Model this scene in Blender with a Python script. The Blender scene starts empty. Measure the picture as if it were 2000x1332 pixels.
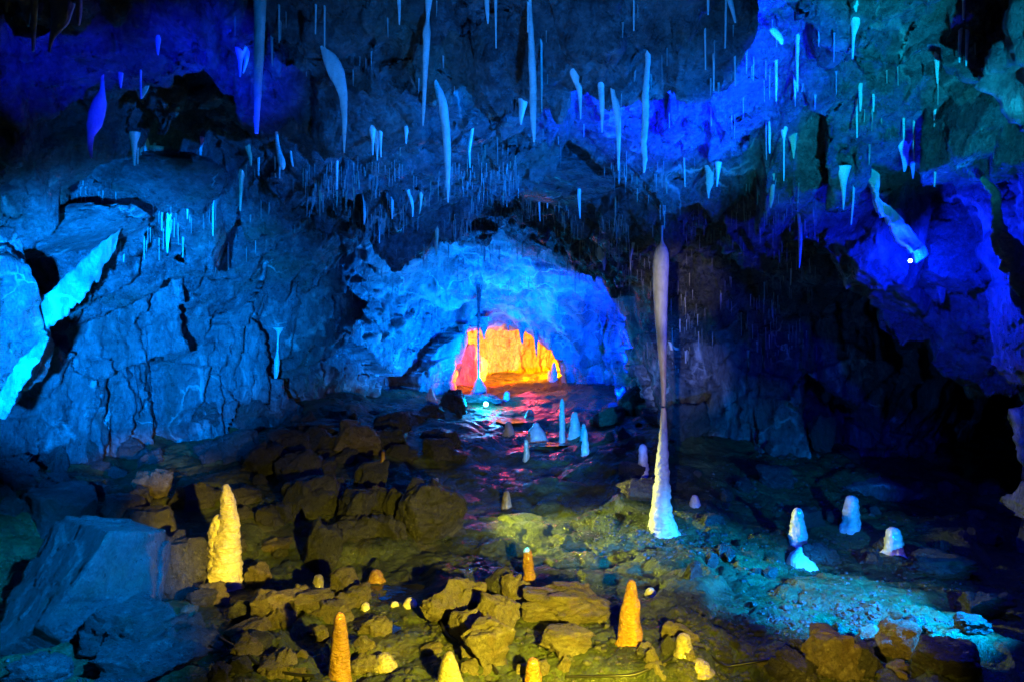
import bpy, bmesh, math, random
import numpy as np
from mathutils import Vector

sc = bpy.context.scene
COL = sc.collection
F_PX = 2000 * 24.0 / 36.0          # focal length in photo pixels
CAM = Vector((0, 0, 1.7))
rng = random.Random(7)
f32 = np.float32

def W(px, py, Y):
    return ((px - 1000) / F_PX * Y, Y, CAM.z + (666 - py) / F_PX * Y)

# ------------------------------------------------------------------ noise
def _h(ix, iy, iz, seed):
    n = (ix.astype(np.int64) * 374761393 + iy.astype(np.int64) * 668265263 + iz.astype(np.int64) * 2147483647 + seed * 974634777) & 0xffffffff
    n = ((n ^ (n >> 13)) * 1274126177) & 0xffffffff
    n = ((n ^ (n >> 15)) * 2246822519) & 0xffffffff
    return n ^ (n >> 16)

def _u(n, k):
    n = (n * (2654435761 + 2 * k * 40503) + k * 97531) & 0xffffffff
    n = ((n ^ (n >> 15)) * 2246822519) & 0xffffffff
    return ((n >> 8) & 0xffff).astype(f32) / f32(65535)

def perlin(x, y, z, seed=0):
    x0 = np.floor(x); y0 = np.floor(y); z0 = np.floor(z)
    fx = (x - x0).astype(f32); fy = (y - y0).astype(f32); fz = (z - z0).astype(f32)
    ix = x0.astype(np.int64); iy = y0.astype(np.int64); iz = z0.astype(np.int64)
    u = fx * fx * fx * (fx * (fx * 6 - 15) + 10)
    v = fy * fy * fy * (fy * (fy * 6 - 15) + 10)
    w = fz * fz * fz * (fz * (fz * 6 - 15) + 10)
    out = np.zeros(x.shape, f32)
    for a in (0, 1):
        for b in (0, 1):
            for c in (0, 1):
                n = _h(ix + a, iy + b, iz + c, seed)
                gx = (n & 255).astype(f32) / 127.5 - 1
                gy = ((n >> 8) & 255).astype(f32) / 127.5 - 1
                gz = ((n >> 16) & 255).astype(f32) / 127.5 - 1
                d = gx * (fx - a) + gy * (fy - b) + gz * (fz - c)
                out += d * (u if a else 1 - u) * (v if b else 1 - v) * (w if c else 1 - w)
    return out

def fbm(x, y, z, oct=4, seed=0, gain=0.5, ridged=False):
    out = np.zeros(x.shape, f32); amp = 1.0; fr = 1.0
    for o in range(oct):
        n = perlin(x * fr, y * fr, z * fr, seed + o * 17)
        if ridged:
            n = 1 - 2.2 * np.abs(n)
        out += amp * n
        amp *= gain; fr *= 2.03
    return out

def facet(x, y, z, seed=0, slope=1.0, by=0.0):
    """fractured rock: every jittered cell is a tilted plane; returns height and distance to the cell's edge"""
    ix = np.floor(x).astype(np.int64); iy = np.floor(y).astype(np.int64); iz = np.floor(z).astype(np.int64)
    d1 = np.full(x.shape, 1e9, f32); d2 = np.full(x.shape, 1e9, f32); hh = np.zeros(x.shape, f32)
    for a in (-1, 0, 1):
        for b in (-1, 0, 1):
            for c in (-1, 0, 1):
                jx = ix + a; jy = iy + b; jz = iz + c
                n = _h(jx, jy, jz, seed)
                dx = (x - jx).astype(f32) - (0.1 + 0.8 * _u(n, 1))
                dy = (y - jy).astype(f32) - (0.1 + 0.8 * _u(n, 2))
                dz = (z - jz).astype(f32) - (0.1 + 0.8 * _u(n, 3))
                d = dx * dx + dy * dy + dz * dz
                h = (_u(n, 4) - .5) + by * dy + slope * ((_u(n, 5) * 2 - 1) * dx + (_u(n, 6) * 2 - 1) * dy + (_u(n, 7) * 2 - 1) * dz)
                m = d < d1
                d2 = np.where(m, d1, np.minimum(d2, d))
                hh = np.where(m, h, hh); d1 = np.where(m, d, d1)
    return hh, np.sqrt(d2) - np.sqrt(d1)

# ------------------------------------------------------------------ thin plate surfaces through measured points
class TPS:
    def __init__(self, pts, lam=0.02):
        p = np.array(pts, float); self.c = p[:, :2]; n = len(p)
        r = np.linalg.norm(self.c[:, None] - self.c[None], axis=2)
        K = np.where(r > 1e-9, r * r * np.log(r + 1e-12), 0) + lam * np.eye(n)
        P = np.hstack([np.ones((n, 1)), self.c])
        A = np.zeros((n + 3, n + 3)); A[:n, :n] = K; A[:n, n:] = P; A[n:, :n] = P.T
        self.w = np.linalg.solve(A, np.concatenate([p[:, 2], np.zeros(3)]))
    def __call__(self, x, y):
        s = x.shape; x = x.ravel(); y = y.ravel()
        out = self.w[-3] + self.w[-2] * x + self.w[-1] * y
        for (cx, cy), w in zip(self.c, self.w[:-3]):
            r2 = (x - cx) ** 2 + (y - cy) ** 2 + 1e-12
            out = out + w * 0.5 * r2 * np.log(r2)
        return out.reshape(s)

floor_px = [(1000,1332,3.3),(300,1332,3.2),(0,1332,3.1),(1700,1332,3.3),(2000,1332,3.4),
 (1000,1200,4.05),(660,1200,4.0),(1300,1200,4.05),(1700,1200,4.2),(2000,1200,4.3),(350,1220,3.9),(60,1230,3.7),
 (800,1130,4.75),(1000,1100,5.0),(440,1145,4.6),(1250,1085,5.2),(1400,1085,5.1),(1290,1025,5.65),(950,1000,6.3),(1000,900,7.8),(900,950,7.0),
 (1150,930,7.0),(1560,1060,5.6),(1665,1022,6.1),(1745,1075,5.5),(1500,900,7.4),(1400,880,7.6),(1620,900,7.4),
 (1050,850,9),(1000,820,10),(950,792,11.2),(1150,785,11),(1000,757,13),(1100,742,13),(900,772,12.4),(1300,840,8.3),(1720,890,8.0),
 (700,790,9.8),(820,800,10.2),(500,830,8.5),(250,890,7),(600,900,7),(700,980,6),(250,965,5.9),(60,960,5.2),(0,900,6.5),(1900,1000,6.5),(1900,890,8),(1850,1120,5.0),
 (1000,728,15.2),(940,735,16),(1060,728,15.5)]
floor_pts = [W(*p) for p in floor_px] + [(-6,0,.2),(0,0,.05),(6,0,0),(-6,4,.5),(6,4,-.1),(-6,9,.9),(7,9,.5),(-4,14,1.0),(4,14,1.0),(0,19,1.3)]
FL = TPS(floor_pts, 0.01)

ceil_px = [(0,0,3.3),(500,0,3.4),(1000,0,3.4),(1500,0,3.4),(2000,0,3.5),(0,230,3.9),(100,250,4.1),(200,250,4.5),(300,200,4.6),(480,330,5.6),(400,300,5.1),(250,380,5.4),
 (450,420,6.6),(630,310,5.7),(870,280,5.6),(1000,300,5.9),(1150,300,5.6),(1250,300,5.1),(700,400,7.4),(950,395,7.8),(1100,390,7.4),(900,435,9.2),(780,440,9.2),(600,400,7.2),
 (950,490,10.4),(950,560,11.5),(850,600,11.9),(770,490,10),(1120,500,10),(1080,600,11.8),(700,520,10),(1200,510,7.4),(1220,560,8.6),
 (1300,430,5.65),(1293,474,5.85),(1400,330,5.0),(1500,400,5.5),(1450,500,6.8),(1560,470,6.0),(1350,600,7.6),(1600,560,7.2),
 (1600,150,4),(1750,230,4.2),(1650,255,4.5),(1750,320,4.7),(1850,330,4.4),(1900,350,4.1),(1950,430,3.9),(1700,480,6.2),(1820,520,6.0),(1900,600,5.6),
 (980,622,12.7),(890,650,12.7),(1085,675,12.7),(940,634,12.7),(1040,645,12.7),
 (980,585,15.5),(300,450,6.4),(150,480,6.0)]
ceil_pts = [W(*p) for p in ceil_px] + [(-5,6,2.3),(-5,9,2.6),(-6,3,2.2),(5,3,2.2),(0,0,3.3),(-4,0,3.1),(4,0,3.1),(6,8,2.0),(-2.5,13,2.2),(2.5,13,2.0),(-1.4,14.5,2.3),(1.2,14.5,2.3),(0,18,2.2)]
CE = TPS(ceil_pts, 0.015)

# pools: hollows of the ground with a level sheet of water in them
pools = [(765, 1150, 0.36, 0.26, 0.045), (1000, 818, 0.34, 0.5, 0.05), (1075, 860, 0.26, 0.26, 0.04), (1035, 838, 0.3, 0.36, 0.05), (700, 1215, .3, .2, .035)]
def floor_hit(px, py):
    d = np.array([(px - 1000) / F_PX, 1.0, (666 - py) / F_PX])
    Y = np.linspace(2.5, 16, 2000)
    z = FL(d[0] * Y, Y); r = 1.7 + d[2] * Y
    i = np.argmax(r < z)
    return d[0] * Y[i], Y[i], float(z[i])
POOL = [floor_hit(p[0], p[1]) + p[2:] for p in pools]

# ------------------------------------------------------------------ mesh helpers
def grid_mesh(name, P, flip=False, mask=None):
    n, m, _ = P.shape
    me = bpy.data.meshes.new(name)
    idx = np.arange(n * m, dtype=np.int32).reshape(n, m)
    q = np.stack([idx[:-1, :-1], idx[:-1, 1:], idx[1:, 1:], idx[1:, :-1]], -1)
    q = (q[mask] if mask is not None else q.reshape(-1, 4))
    V = P.reshape(-1, 3)
    used = np.unique(q); remap = np.zeros(n * m, np.int32); remap[used] = np.arange(len(used)); V = V[used]; q = remap[q]
    if flip: q = q[:, ::-1]
    k = len(q)
    me.vertices.add(len(V)); me.vertices.foreach_set('co', V.astype(f32).ravel())
    me.loops.add(k * 4); me.loops.foreach_set('vertex_index', q.astype(np.int32).ravel())
    me.polygons.add(k); me.polygons.foreach_set('loop_start', np.arange(0, 4 * k, 4, dtype=np.int32))
    me.polygons.foreach_set('use_smooth', np.ones(k, bool))
    me.update(calc_edges=True); me.validate()
    return me

def raw_mesh(name, verts, faces, smooth=True):
    me = bpy.data.meshes.new(name)
    me.from_pydata([tuple(v) for v in verts], [], faces)
    if smooth: me.polygons.foreach_set('use_smooth', [True] * len(me.polygons))
    me.update()
    return me

def link(name, me, mat=None, parent=None):
    o = bpy.data.objects.new(name, me); COL.objects.link(o)
    if mat and not me.materials: me.materials.append(mat)
    if parent: o.parent = parent
    return o

def tag(o, label=None, cat=None, group=None, kind=None):
    if label: o['label'] = label
    if cat: o['category'] = cat
    if group: o['group'] = group
    if kind: o['kind'] = kind
    return o

def empty(name, loc):
    o = bpy.data.objects.new(name, None); COL.objects.link(o); o.location = loc; o.empty_display_size = .1
    return o

# ------------------------------------------------------------------ materials
class NT:
    def __init__(self, name):
        self.m = bpy.data.materials.new(name); self.m.use_nodes = True
        self.t = self.m.node_tree; self.b = self.t.nodes['Principled BSDF']
        self.co = self.t.nodes.new('ShaderNodeTexCoord').outputs['Object']
    def n(self, kind, **kw):
        nd = self.t.nodes.new('ShaderNode' + kind)
        for k, v in kw.items():
            if k in nd.inputs: 
                if hasattr(v, 'is_output'): self.t.links.new(v, nd.inputs[k])
                else: nd.inputs[k].default_value = v
            else: setattr(nd, k, v)
        return nd
    def L(self, a, b): self.t.links.new(a, b)
    def mapping(self, scale=(1,1,1), rot=(0,0,0), src=None):
        mp = self.n('Mapping'); mp.inputs['Scale'].default_value = scale; mp.inputs['Rotation'].default_value = rot
        self.L(src or self.co, mp.inputs['Vector']); return mp.outputs[0]
    def noise(self, scale, detail=6, rough=.55, dist=0, vec=None):
        nd = self.n('TexNoise'); nd.inputs['Scale'].default_value = scale; nd.inputs['Detail'].default_value = detail
        nd.inputs['Roughness'].default_value = rough; nd.inputs['Distortion'].default_value = dist
        self.L(vec or self.co, nd.inputs['Vector']); return nd.outputs['Fac']
    def ramp(self, fac, stops):
        r = self.n('ValToRGB'); e = r.color_ramp.elements
        while len(e) < len(stops): e.new(.5)
        for el, (p, c) in zip(e, stops):
            el.position = p; el.color = (c if len(c) == 4 else (*c, 1)) if not isinstance(c, (int, float)) else (c, c, c, 1)
        self.L(fac, r.inputs[0]); return r.outputs[0]
    def mix(self, fac, a, b, blend='MIX'):
        x = self.n('Mix', data_type='RGBA', blend_type=blend)
        for s, v in ((x.inputs[0], fac), (x.inputs[6], a), (x.inputs[7], b)):
            if hasattr(v, 'is_output'): self.L(v, s)
            elif isinstance(v, (int, float)): s.default_value = v
            else: s.default_value = (*v, 1)
        return x.outputs[2]
    def math(self, op, a, b=0.0):
        x = self.n('Math', operation=op)
        for s, v in ((x.inputs[0], a), (x.inputs[1], b)):
            if hasattr(v, 'is_output'): self.L(v, s)
            else: s.default_value = v
        return x.outputs[0]
    def bump(self, h, dist=.02, strength=1.0, prev=None):
        b = self.n('Bump'); b.inputs['Distance'].default_value = dist; b.inputs['Strength'].default_value = strength
        self.L(h, b.inputs['Height'])
        if prev: self.L(prev, b.inputs['Normal'])
        return b.outputs[0]
    def out(self, color=None, rough=None, normal=None, spec=.5):
        if color is not None:
            if hasattr(color, 'is_output'): self.L(color, self.b.inputs['Base Color'])
            else: self.b.inputs['Base Color'].default_value = (*color, 1)
        if rough is not None:
            if hasattr(rough, 'is_output'): self.L(rough, self.b.inputs['Roughness'])
            else: self.b.inputs['Roughness'].default_value = rough
        if normal is not None: self.L(normal, self.b.inputs['Normal'])
        self.b.inputs['Specular IOR Level'].default_value = spec
        return self.m

def rock_mat(name, dark, light, brown, vein=.5, vein_amount=.5, bump=.03, rough=(.3, .65), streak=(1, 1, 1), pale=None, spec=.5, pale_at=(.45, .62)):
    t = NT(name)
    v = t.mapping(streak)
    big = t.noise(1.3, 5, .6, .6, v); mid = t.noise(6, 8, .65, .4, v); fine = t.noise(38, 6, .6, 0, v)
    c = t.mix(t.ramp(mid, [(.3, 0), (.7, 1)]), dark, light)
    c = t.mix(t.ramp(big, [(.5, 0), (.66, .8)]), c, brown)
    c = t.mix(t.ramp(fine, [(.35, .55), (.6, 0)]), c, tuple(q * .35 for q in dark))
    if pale:
        pn = t.noise(2.1, 7, .62, 1.0, v)
        c = t.mix(t.ramp(pn, [(pale_at[0], 0), (pale_at[1], 1)]), c, pale)
    # thin calcite veins along cracks
    warp = t.n('VectorMath', operation='ADD'); nz = t.n('TexNoise'); nz.inputs['Scale'].default_value = 3.0; nz.inputs['Detail'].default_value = 4
    t.L(t.co, nz.inputs['Vector']); sc_ = t.n('VectorMath', operation='SCALE'); sc_.inputs['Scale'].default_value = .5
    t.L(nz.outputs['Color'], sc_.inputs[0]); t.L(t.co, warp.inputs[0]); t.L(sc_.outputs[0], warp.inputs[1])
    vo = t.n('TexVoronoi', feature='DISTANCE_TO_EDGE'); vo.inputs['Scale'].default_value = 1.5; t.L(warp.outputs[0], vo.inputs['Vector'])
    line = t.ramp(vo.outputs['Distance'], [(0.0, 1), (.012, .7), (.03, 0)])
    gate = t.ramp(t.noise(1.7, 3, .5), [(1 - vein_amount - .08, 0), (1 - vein_amount + .05, 1)])
    c = t.mix(t.math('MULTIPLY', line, gate), c, (vein, vein, vein * .92))
    r = t.ramp(t.noise(9, 5, .6), [(.35, rough[0]), (.65, rough[1])])
    b = t.bump(t.noise(14, 10, .68, .5, v), bump, 1.0)
    b = t.bump(t.noise(75, 4, .6, 0, v), .006, 1.0, b)
    return t.out(c, r, b, spec)

M = {}
M['ceiling'] = rock_mat('wet ceiling limestone', (.025,.027,.03), (.23,.235,.24), (.12,.11,.07), vein=.55, vein_amount=.36, bump=.11, rough=(.14,.5))
M['wall'] = rock_mat('fluted wall limestone', (.045,.047,.05), (.22,.22,.22), (.045,.05,.04), vein=.5, vein_amount=.38, bump=.06, streak=(1,1,.45), rough=(.22,.6), pale=(.42,.42,.40), pale_at=(.57,.68))
M['dome'] = rock_mat('calcite coated limestone', (.10,.10,.10), (.30,.30,.29), (.16,.15,.12), vein=.62, vein_amount=.5, bump=.06, streak=(1,1,.6), pale=(.42,.42,.4), rough=(.25,.6))
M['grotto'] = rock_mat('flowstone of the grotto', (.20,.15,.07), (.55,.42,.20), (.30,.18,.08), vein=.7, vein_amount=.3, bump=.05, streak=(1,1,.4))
M['rock'] = rock_mat('fallen slate rock', (.04,.042,.045), (.13,.13,.125), (.07,.075,.05), vein=.4, vein_amount=.25, bump=.045, rough=(.2,.55))
M['rock_slab'] = rock_mat('blue grey slate slab', (.07,.072,.075), (.17,.17,.17), (.11,.10,.07), vein=.35, vein_amount=.2, bump=.04, rough=(.25,.55))
M['rock_tan'] = rock_mat('tan limestone rock', (.13,.11,.07), (.36,.31,.20), (.24,.17,.09), vein=.5, vein_amount=.3, bump=.045, rough=(.2,.55))
def mud():
    t = NT('wet cave mud')
    c = t.mix(t.ramp(t.noise(2.2, 8, .62, .5), [(.38, 0), (.64, 1)]), (.03,.040,.014), (.095,.125,.042))
    c = t.mix(t.ramp(t.noise(1.1, 5, .6, .7), [(.55, 0), (.68, .7)]), c, (.19,.15,.04))
    c = t.mix(t.ramp(t.noise(30, 6, .6), [(.35, .6), (.55, 0)]), c, (.02,.018,.01))
    r = t.ramp(t.noise(3, 6, .6), [(.4, .22), (.62, .6)])
    b = t.bump(t.noise(9, 10, .7, .4), .05, 1.0); b = t.bump(t.noise(55, 5, .65), .012, 1.0, b)
    return t.out(c, r, b)
M['mud'] = mud()
def calcite(name, a, b_, rough=.35, rings=False, bump=.010):
    t = NT(name)
    v = t.mapping((1, 1, .35)); v2 = t.mapping((1, 1, 2.2))
    c = t.mix(t.ramp(t.noise(22, 6, .6, .5, v), [(.35, 0), (.68, 1)]), a, b_)
    c = t.mix(t.ramp(t.noise(70, 5, .6, 0, v2), [(.3, .5), (.5, 0)]), c, tuple(q * .6 for q in a))
    bb = t.bump(t.noise(42, 5, .55, .3, v2 if rings else v), bump, 1.0); bb = t.bump(t.noise(120, 3, .5), .0025, 1.0, bb)
    m = t.out(c, rough, bb, .6)
    t.b.inputs['Coat Weight'].default_value = .35; t.b.inputs['Coat Roughness'].default_value = .12
    return m
M['calcite'] = calcite('white calcite', (.62,.62,.58), (.82,.82,.80))
M['straw'] = calcite('dull straw calcite', (.22,.22,.2), (.4,.4,.37))
M['calcite_tan'] = calcite('stained calcite', (.42,.36,.2), (.68,.62,.46))
M['calcite_cream'] = calcite('cream calcite', (.66,.58,.36), (.80,.74,.55), .3, True, .02)
M['calcite_dull'] = calcite('dull mud stained calcite', (.24,.20,.10), (.46,.40,.25), .35, True, .02)
M['calcite_wet'] = calcite('wet ochre calcite', (.34,.17,.025), (.56,.31,.07), .2, True, .03)
def column_mat():
    t = NT('column calcite')
    v = t.mapping((1, 1, .3)); v2 = t.mapping((1, 1, 2))
    c = t.mix(t.ramp(t.noise(25, 6, .6, .5, v), [(.3, 0), (.7, 1)]), (.42,.40,.33), (.66,.64,.58))
    z = t.n('SeparateXYZ'); t.L(t.co, z.inputs[0])
    # rusty drip stain that runs down the thin waist of the column
    band = t.ramp(t.math('ADD', z.outputs['Z'], t.math('MULTIPLY', t.math('SUBTRACT', t.noise(9, 5, .6, 0, v), .5), .5)), [(.0, 0), (.25, .12), (.45, .25), (.58, .75), (.66, 1), (.86, .8), (.97, .15)])
    c = t.mix(t.math('MULTIPLY', band, t.ramp(t.noise(30, 5, .6, .5, v), [(.35, .55), (.6, 1)])), c, (.34,.15,.03))
    b = t.bump(t.noise(35, 6, .6, .4, v2), .008, 1.0); b = t.bump(t.noise(110, 3, .5), .003, 1.0, b)
    m = t.out(c, .4, b, .6); return m
M['column'] = column_mat()
def water():
    t = NT('still cave water')
    b = t.bump(t.noise(7, 4, .6, .5), .012, .6)
    m = t.out((.01,.014,.016), .07, b, .6); return m
M['water'] = water()
def plain(name, c, rough, metal=0):
    t = NT(name); b = t.bump(t.noise(200, 3), .001, .4)
    m = t.out(c, rough, b); t.b.inputs['Metallic'].default_value = metal; return m
M['rubber'] = plain('black rubber', (.012,.012,.012), .4)
M['housing'] = plain('black lamp housing', (.02,.02,.022), .35, .3)
def glow(name, c, s):
    t = NT(name); t.b.inputs['Emission Color'].default_value = (*c, 1); t.b.inputs['Emission Strength'].default_value = s
    return t.out((.1,.1,.1), .3)
M['led_blue'] = glow('lit blue lens', (.25,.5,1), 60)
M['led_cyan'] = glow('lit cyan lens', (.15,.75,1), 40)

# ------------------------------------------------------------------ the cave shell
def blur(a, k):
    w = np.hanning(k + 2)[1:-1]; w = w / w.sum(); h = k // 2
    b = np.pad(a, ((h, h), (0, 0)), mode='edge'); b = sum(w[i] * b[i:i + a.shape[0]] for i in range(k))
    c = np.pad(b, ((0, 0), (h, h)), mode='edge'); return sum(w[i] * c[:, i:i + a.shape[1]] for i in range(k)).astype(f32)
def normals(P):
    a = np.gradient(P, axis=0); b = np.gradient(P, axis=1); n = np.cross(a, b); return n / (np.linalg.norm(n, axis=2, keepdims=True) + 1e-9)
def weather(P, k=1.0):
    """second pass: chips, ledges and grain in three dimensions along the surface normal"""
    N = normals(P); x, y, z = [P[..., i].astype(f32) for i in range(3)]
    ha, ea = facet(x * 3.1 + .3 * z, y * 2.6, z * 4.5, 53, 1.2)
    hb, eb = facet(x * 9, y * 7, z * 13, 57, 1.2)
    d = .045 * blur(ha, 3) + .010 * hb - .015 * np.exp(-ea * 16) + .028 * fbm(x * 3.5, y * 3, z * 5, 4, 63, .55) + .008 * fbm(x * 20, y * 16, z * 26, 3, 67, .6)
    return P + N * (k * d)[..., None]
STRUCT = []
def struct(name, me, mat, label):
    o = link(name, me, mat); tag(o, label, None, None, 'structure'); STRUCT.append(o); return o

def fan(y0, y1, rows, cols, off, half):
    t = np.linspace(0, 1, rows); y = (y0 + off) * ((y1 + off) / (y0 + off)) ** t - off
    u = np.linspace(-1, 1, cols)
    Y, U = np.meshgrid(y, u, indexing='ij')
    return U * half * (Y + off), Y

# ground
X, Y = fan(1.4, 17.5, 760, 820, 1.0, .98)
Z = FL(X, Y).astype(float)
for (cx, cy, cz, ax, ay, dp) in POOL:
    m_ = np.exp(-(((X - cx) / ax) ** 2 + ((Y - cy) / ay) ** 2) ** 2); Z = Z * (1 - m_) + (cz - .03) * m_
x, y, z = X.astype(f32), Y.astype(f32), Z.astype(f32)
amp = np.ones_like(x)
for (cx, cy, cz, ax, ay, dp) in POOL:
    amp *= 1 - .8 * np.exp(-(((x - cx) / ax) ** 2 + ((y - cy) / ay) ** 2))
h1, e1 = facet(x * 1.3, y * 1.3, z * .4, 3, 1.0)
h2, e2 = facet(x * 4.2 + 5, y * 4.2, z, 11, 1.0)
h1 = blur(h1, 9); h2 = blur(h2, 5)
dz = .10 * h1 + .04 * h2 - .02 * np.exp(-e2 * 9)
lump = fbm(x * .9, y * .9, z * 0, 4, 21)
gravel_mask = np.clip(fbm(x * .7 + 9, y * .7, z * 0, 3, 31) * 2 + .4, 0, 1)
dz = dz * .8 + .07 * lump + .028 * gravel_mask * fbm(x * 11, y * 11, z * 0, 4, 41, .6) + .012 * fbm(x * 30, y * 30, z * 0, 3, 51)
Z = Z + dz * amp
GROUND = struct('ground', grid_mesh('ground', np.stack([X, Y, Z], -1)), M['mud'], 'wet olive mud floor of the cave')

# ceiling, split where the calcite coated dome begins
X, Y = fan(.4, 17.5, 860, 900, 1.2, .98)
Z = CE(X, Y)
x, y, z = X.astype(f32), Y.astype(f32), Z.astype(f32)
wx = x + .25 * perlin(x * .8, y * .8, z, 5); wy = y + .25 * perlin(x * .8 + 7, y * .8, z, 6)
h0, e0 = facet(wx * .72, wy * .58, z * .5, 2, 1.2, -1.5)
h1, e1 = facet(wx * 1.9 + wy * .5, wy * 1.7, z * 1.0, 9, .9, -1.3)
h2, e2 = facet(wx * 5.0 + wy * 1.0, wy * 4.5, z * 3, 13, 1.0, -1.0)
near = np.clip((11.0 - y) / 2.0, .25, 1)
h0 = blur(h0, 7); e0 = blur(e0, 5); h1 = blur(h1, 3)
dz = .40 * h0 + .16 * h1 + .045 * h2 + .06 * np.exp(-e0 * 14) + .03 * np.exp(-e1 * 10)
dz += .03 * fbm(x * 2.2, y * 1.6, z, 5, 61, .5) - .05 * fbm(x * 1.1, y * .8, z, 3, 71, .5, True) + .01 * fbm(x * 16, y * 12, z, 3, 77)
lx = .06 * fbm(x * 3, y * 3, z + 4, 3, 81); ly = .08 * fbm(x * 3, y * 3, z + 9, 3, 91)
Z2 = Z + dz * near
# dripping hems along the grotto's lip
lip = np.exp(-((y - 12.7) / .18) ** 2)
Z2 = Z2 - lip * .12 * np.clip(fbm(x * 5, y * 0, z * 0, 3, 101) + .35, 0, 1)
Pc = np.stack([X + lx, Y + ly, Z2], -1)
Pc = weather(Pc, np.clip((14 - Y) / 2, .35, 1))
yc = .25 * (Y[:-1, :-1] + Y[1:, :-1] + Y[:-1, 1:] + Y[1:, 1:])
CEIL = struct('cave_ceiling', grid_mesh('cave_ceiling', Pc, True, yc < 9.6), M['ceiling'], 'dark fractured limestone ceiling over the front of the cave')
DOME = struct('dome_ceiling', grid_mesh('dome_ceiling', Pc, True, (yc >= 9.6) & (yc < 13.0)), M['dome'], 'blue lit domed ceiling at the back of the cave')
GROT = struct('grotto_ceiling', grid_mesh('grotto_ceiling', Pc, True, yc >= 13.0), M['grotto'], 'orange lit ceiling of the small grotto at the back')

# walls follow a plan curve
plan = [(-3.3,1.0),(-4.3,2.6),(-5.1,4.3),(-5.0,5.8),(-4.35,7.0),(-3.75,8.3),(-3.2,9.4),(-2.75,10.4),(-2.45,11.4),(-1.95,12.2),(-1.35,12.55),(-1.22,13.0),(-1.45,14.2),(-1.1,15.6),(0,16.2),(1.1,15.6),(1.35,14.2),
        (1.02,13.0),(1.3,12.55),(2.1,11.9),(2.4,10.7),(2.25,9.6),(2.4,8.8),(2.9,8.3),(3.4,7.95),(4.2,7.75),(4.9,8.1),(5.6,9.2),(6.6,9.4),(6.8,7.6),(5.8,6.2),(4.6,5.2),(3.75,4.2),(3.45,3.0),(3.4,1.0)]
def spline(pts, per):
    P = [np.array(p, float) for p in pts]; P = [2 * P[0] - P[1]] + P + [2 * P[-1] - P[-2]]
    out = []; key = []
    for i in range(1, len(P) - 2):
        a, b, c, d = P[i - 1], P[i], P[i + 1], P[i + 2]
        n = max(4, int(np.linalg.norm(c - b) * per))
        for t in np.arange(n) / n:
            out.append(.5 * (2 * b + (c - a) * t + (2 * a - 5 * b + 4 * c - d) * t * t + (3 * b - a - 3 * c + d) * t ** 3)); key.append(i - 1 + t)
    return np.array(out), np.array(key)
C2, key = spline(plan, 46)
tan = np.gradient(C2, axis=0); tan /= np.linalg.norm(tan, axis=1)[:, None]
nin = np.stack([tan[:, 1], -tan[:, 0]], 1)          # points into the room (curve runs clockwise seen from above)
zz = np.linspace(-.3, 3.9, 230)
S, T = np.meshgrid(np.arange(len(C2)), zz, indexing='ij')
bx, by, bz = C2[S, 0], C2[S, 1], T
x, y, z = bx.astype(f32), by.astype(f32), bz.astype(f32)
h0, e0 = facet(x * .9, y * .9, z * .6, 22, 1.2)
h1, e1 = facet(x * 2.4, y * 2.4, z * 1.4, 29, 1.2)
h2, e2 = facet(x * 6.5, y * 6.5, z * 4, 33, 1.1)
flut = fbm(x * 3.2, y * 3.2, z * .55, 4, 111, .55, True)
d = .46 * h0 + .15 * h1 + .025 * h2 + .13 * flut + .07 * fbm(x * 1.8, y * 1.8, z * 1.2, 5, 121, .55) - .05 * np.exp(-e0 * 12) + .012 * fbm(x * 18, y * 18, z * 10, 3, 131)
kk = key[S]
inner = ((kk > 10.5) & (kk < 17.5))
d = np.where(inner, d * .45, d)
bulge = .25 * np.exp(-((z - 1.3) / .5) ** 2)
lean = .10 * np.clip(z - .6, 0, 3) ** 1.6 * np.where(inner, .3, 1)
d = d + lean
Pw = np.stack([bx + nin[S][..., 0] * d, by + nin[S][..., 1] * d, bz + .05 * fbm(x * 4, y * 4, z * 4, 3, 141)], -1)
Pw = weather(Pw, np.where(inner, .8, .55))
kf = kk[:-1, :-1]
LEFT = struct('cave_wall', grid_mesh('cave_wall_a', Pw, True, kf < 7.2), M['wall'], 'fluted limestone wall lit blue along the left side')
BACKA = struct('cave_wall', grid_mesh('cave_wall_b', Pw, True, (kf >= 7.2) & (kf < 10.9)), M['dome'], 'calcite coated wall left of the orange grotto')
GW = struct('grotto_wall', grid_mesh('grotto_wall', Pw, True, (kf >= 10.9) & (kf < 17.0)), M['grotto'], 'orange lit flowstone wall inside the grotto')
BACKB = struct('cave_wall', grid_mesh('cave_wall_c', Pw, True, (kf >= 17.0) & (kf < 21.6)), M['dome'], 'deep blue lit wall right of the orange grotto')
RIGHT = struct('cave_wall', grid_mesh('cave_wall_d', Pw, True, kf >= 21.6), M['wall'], 'dark rock wall behind the column on the right')

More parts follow.
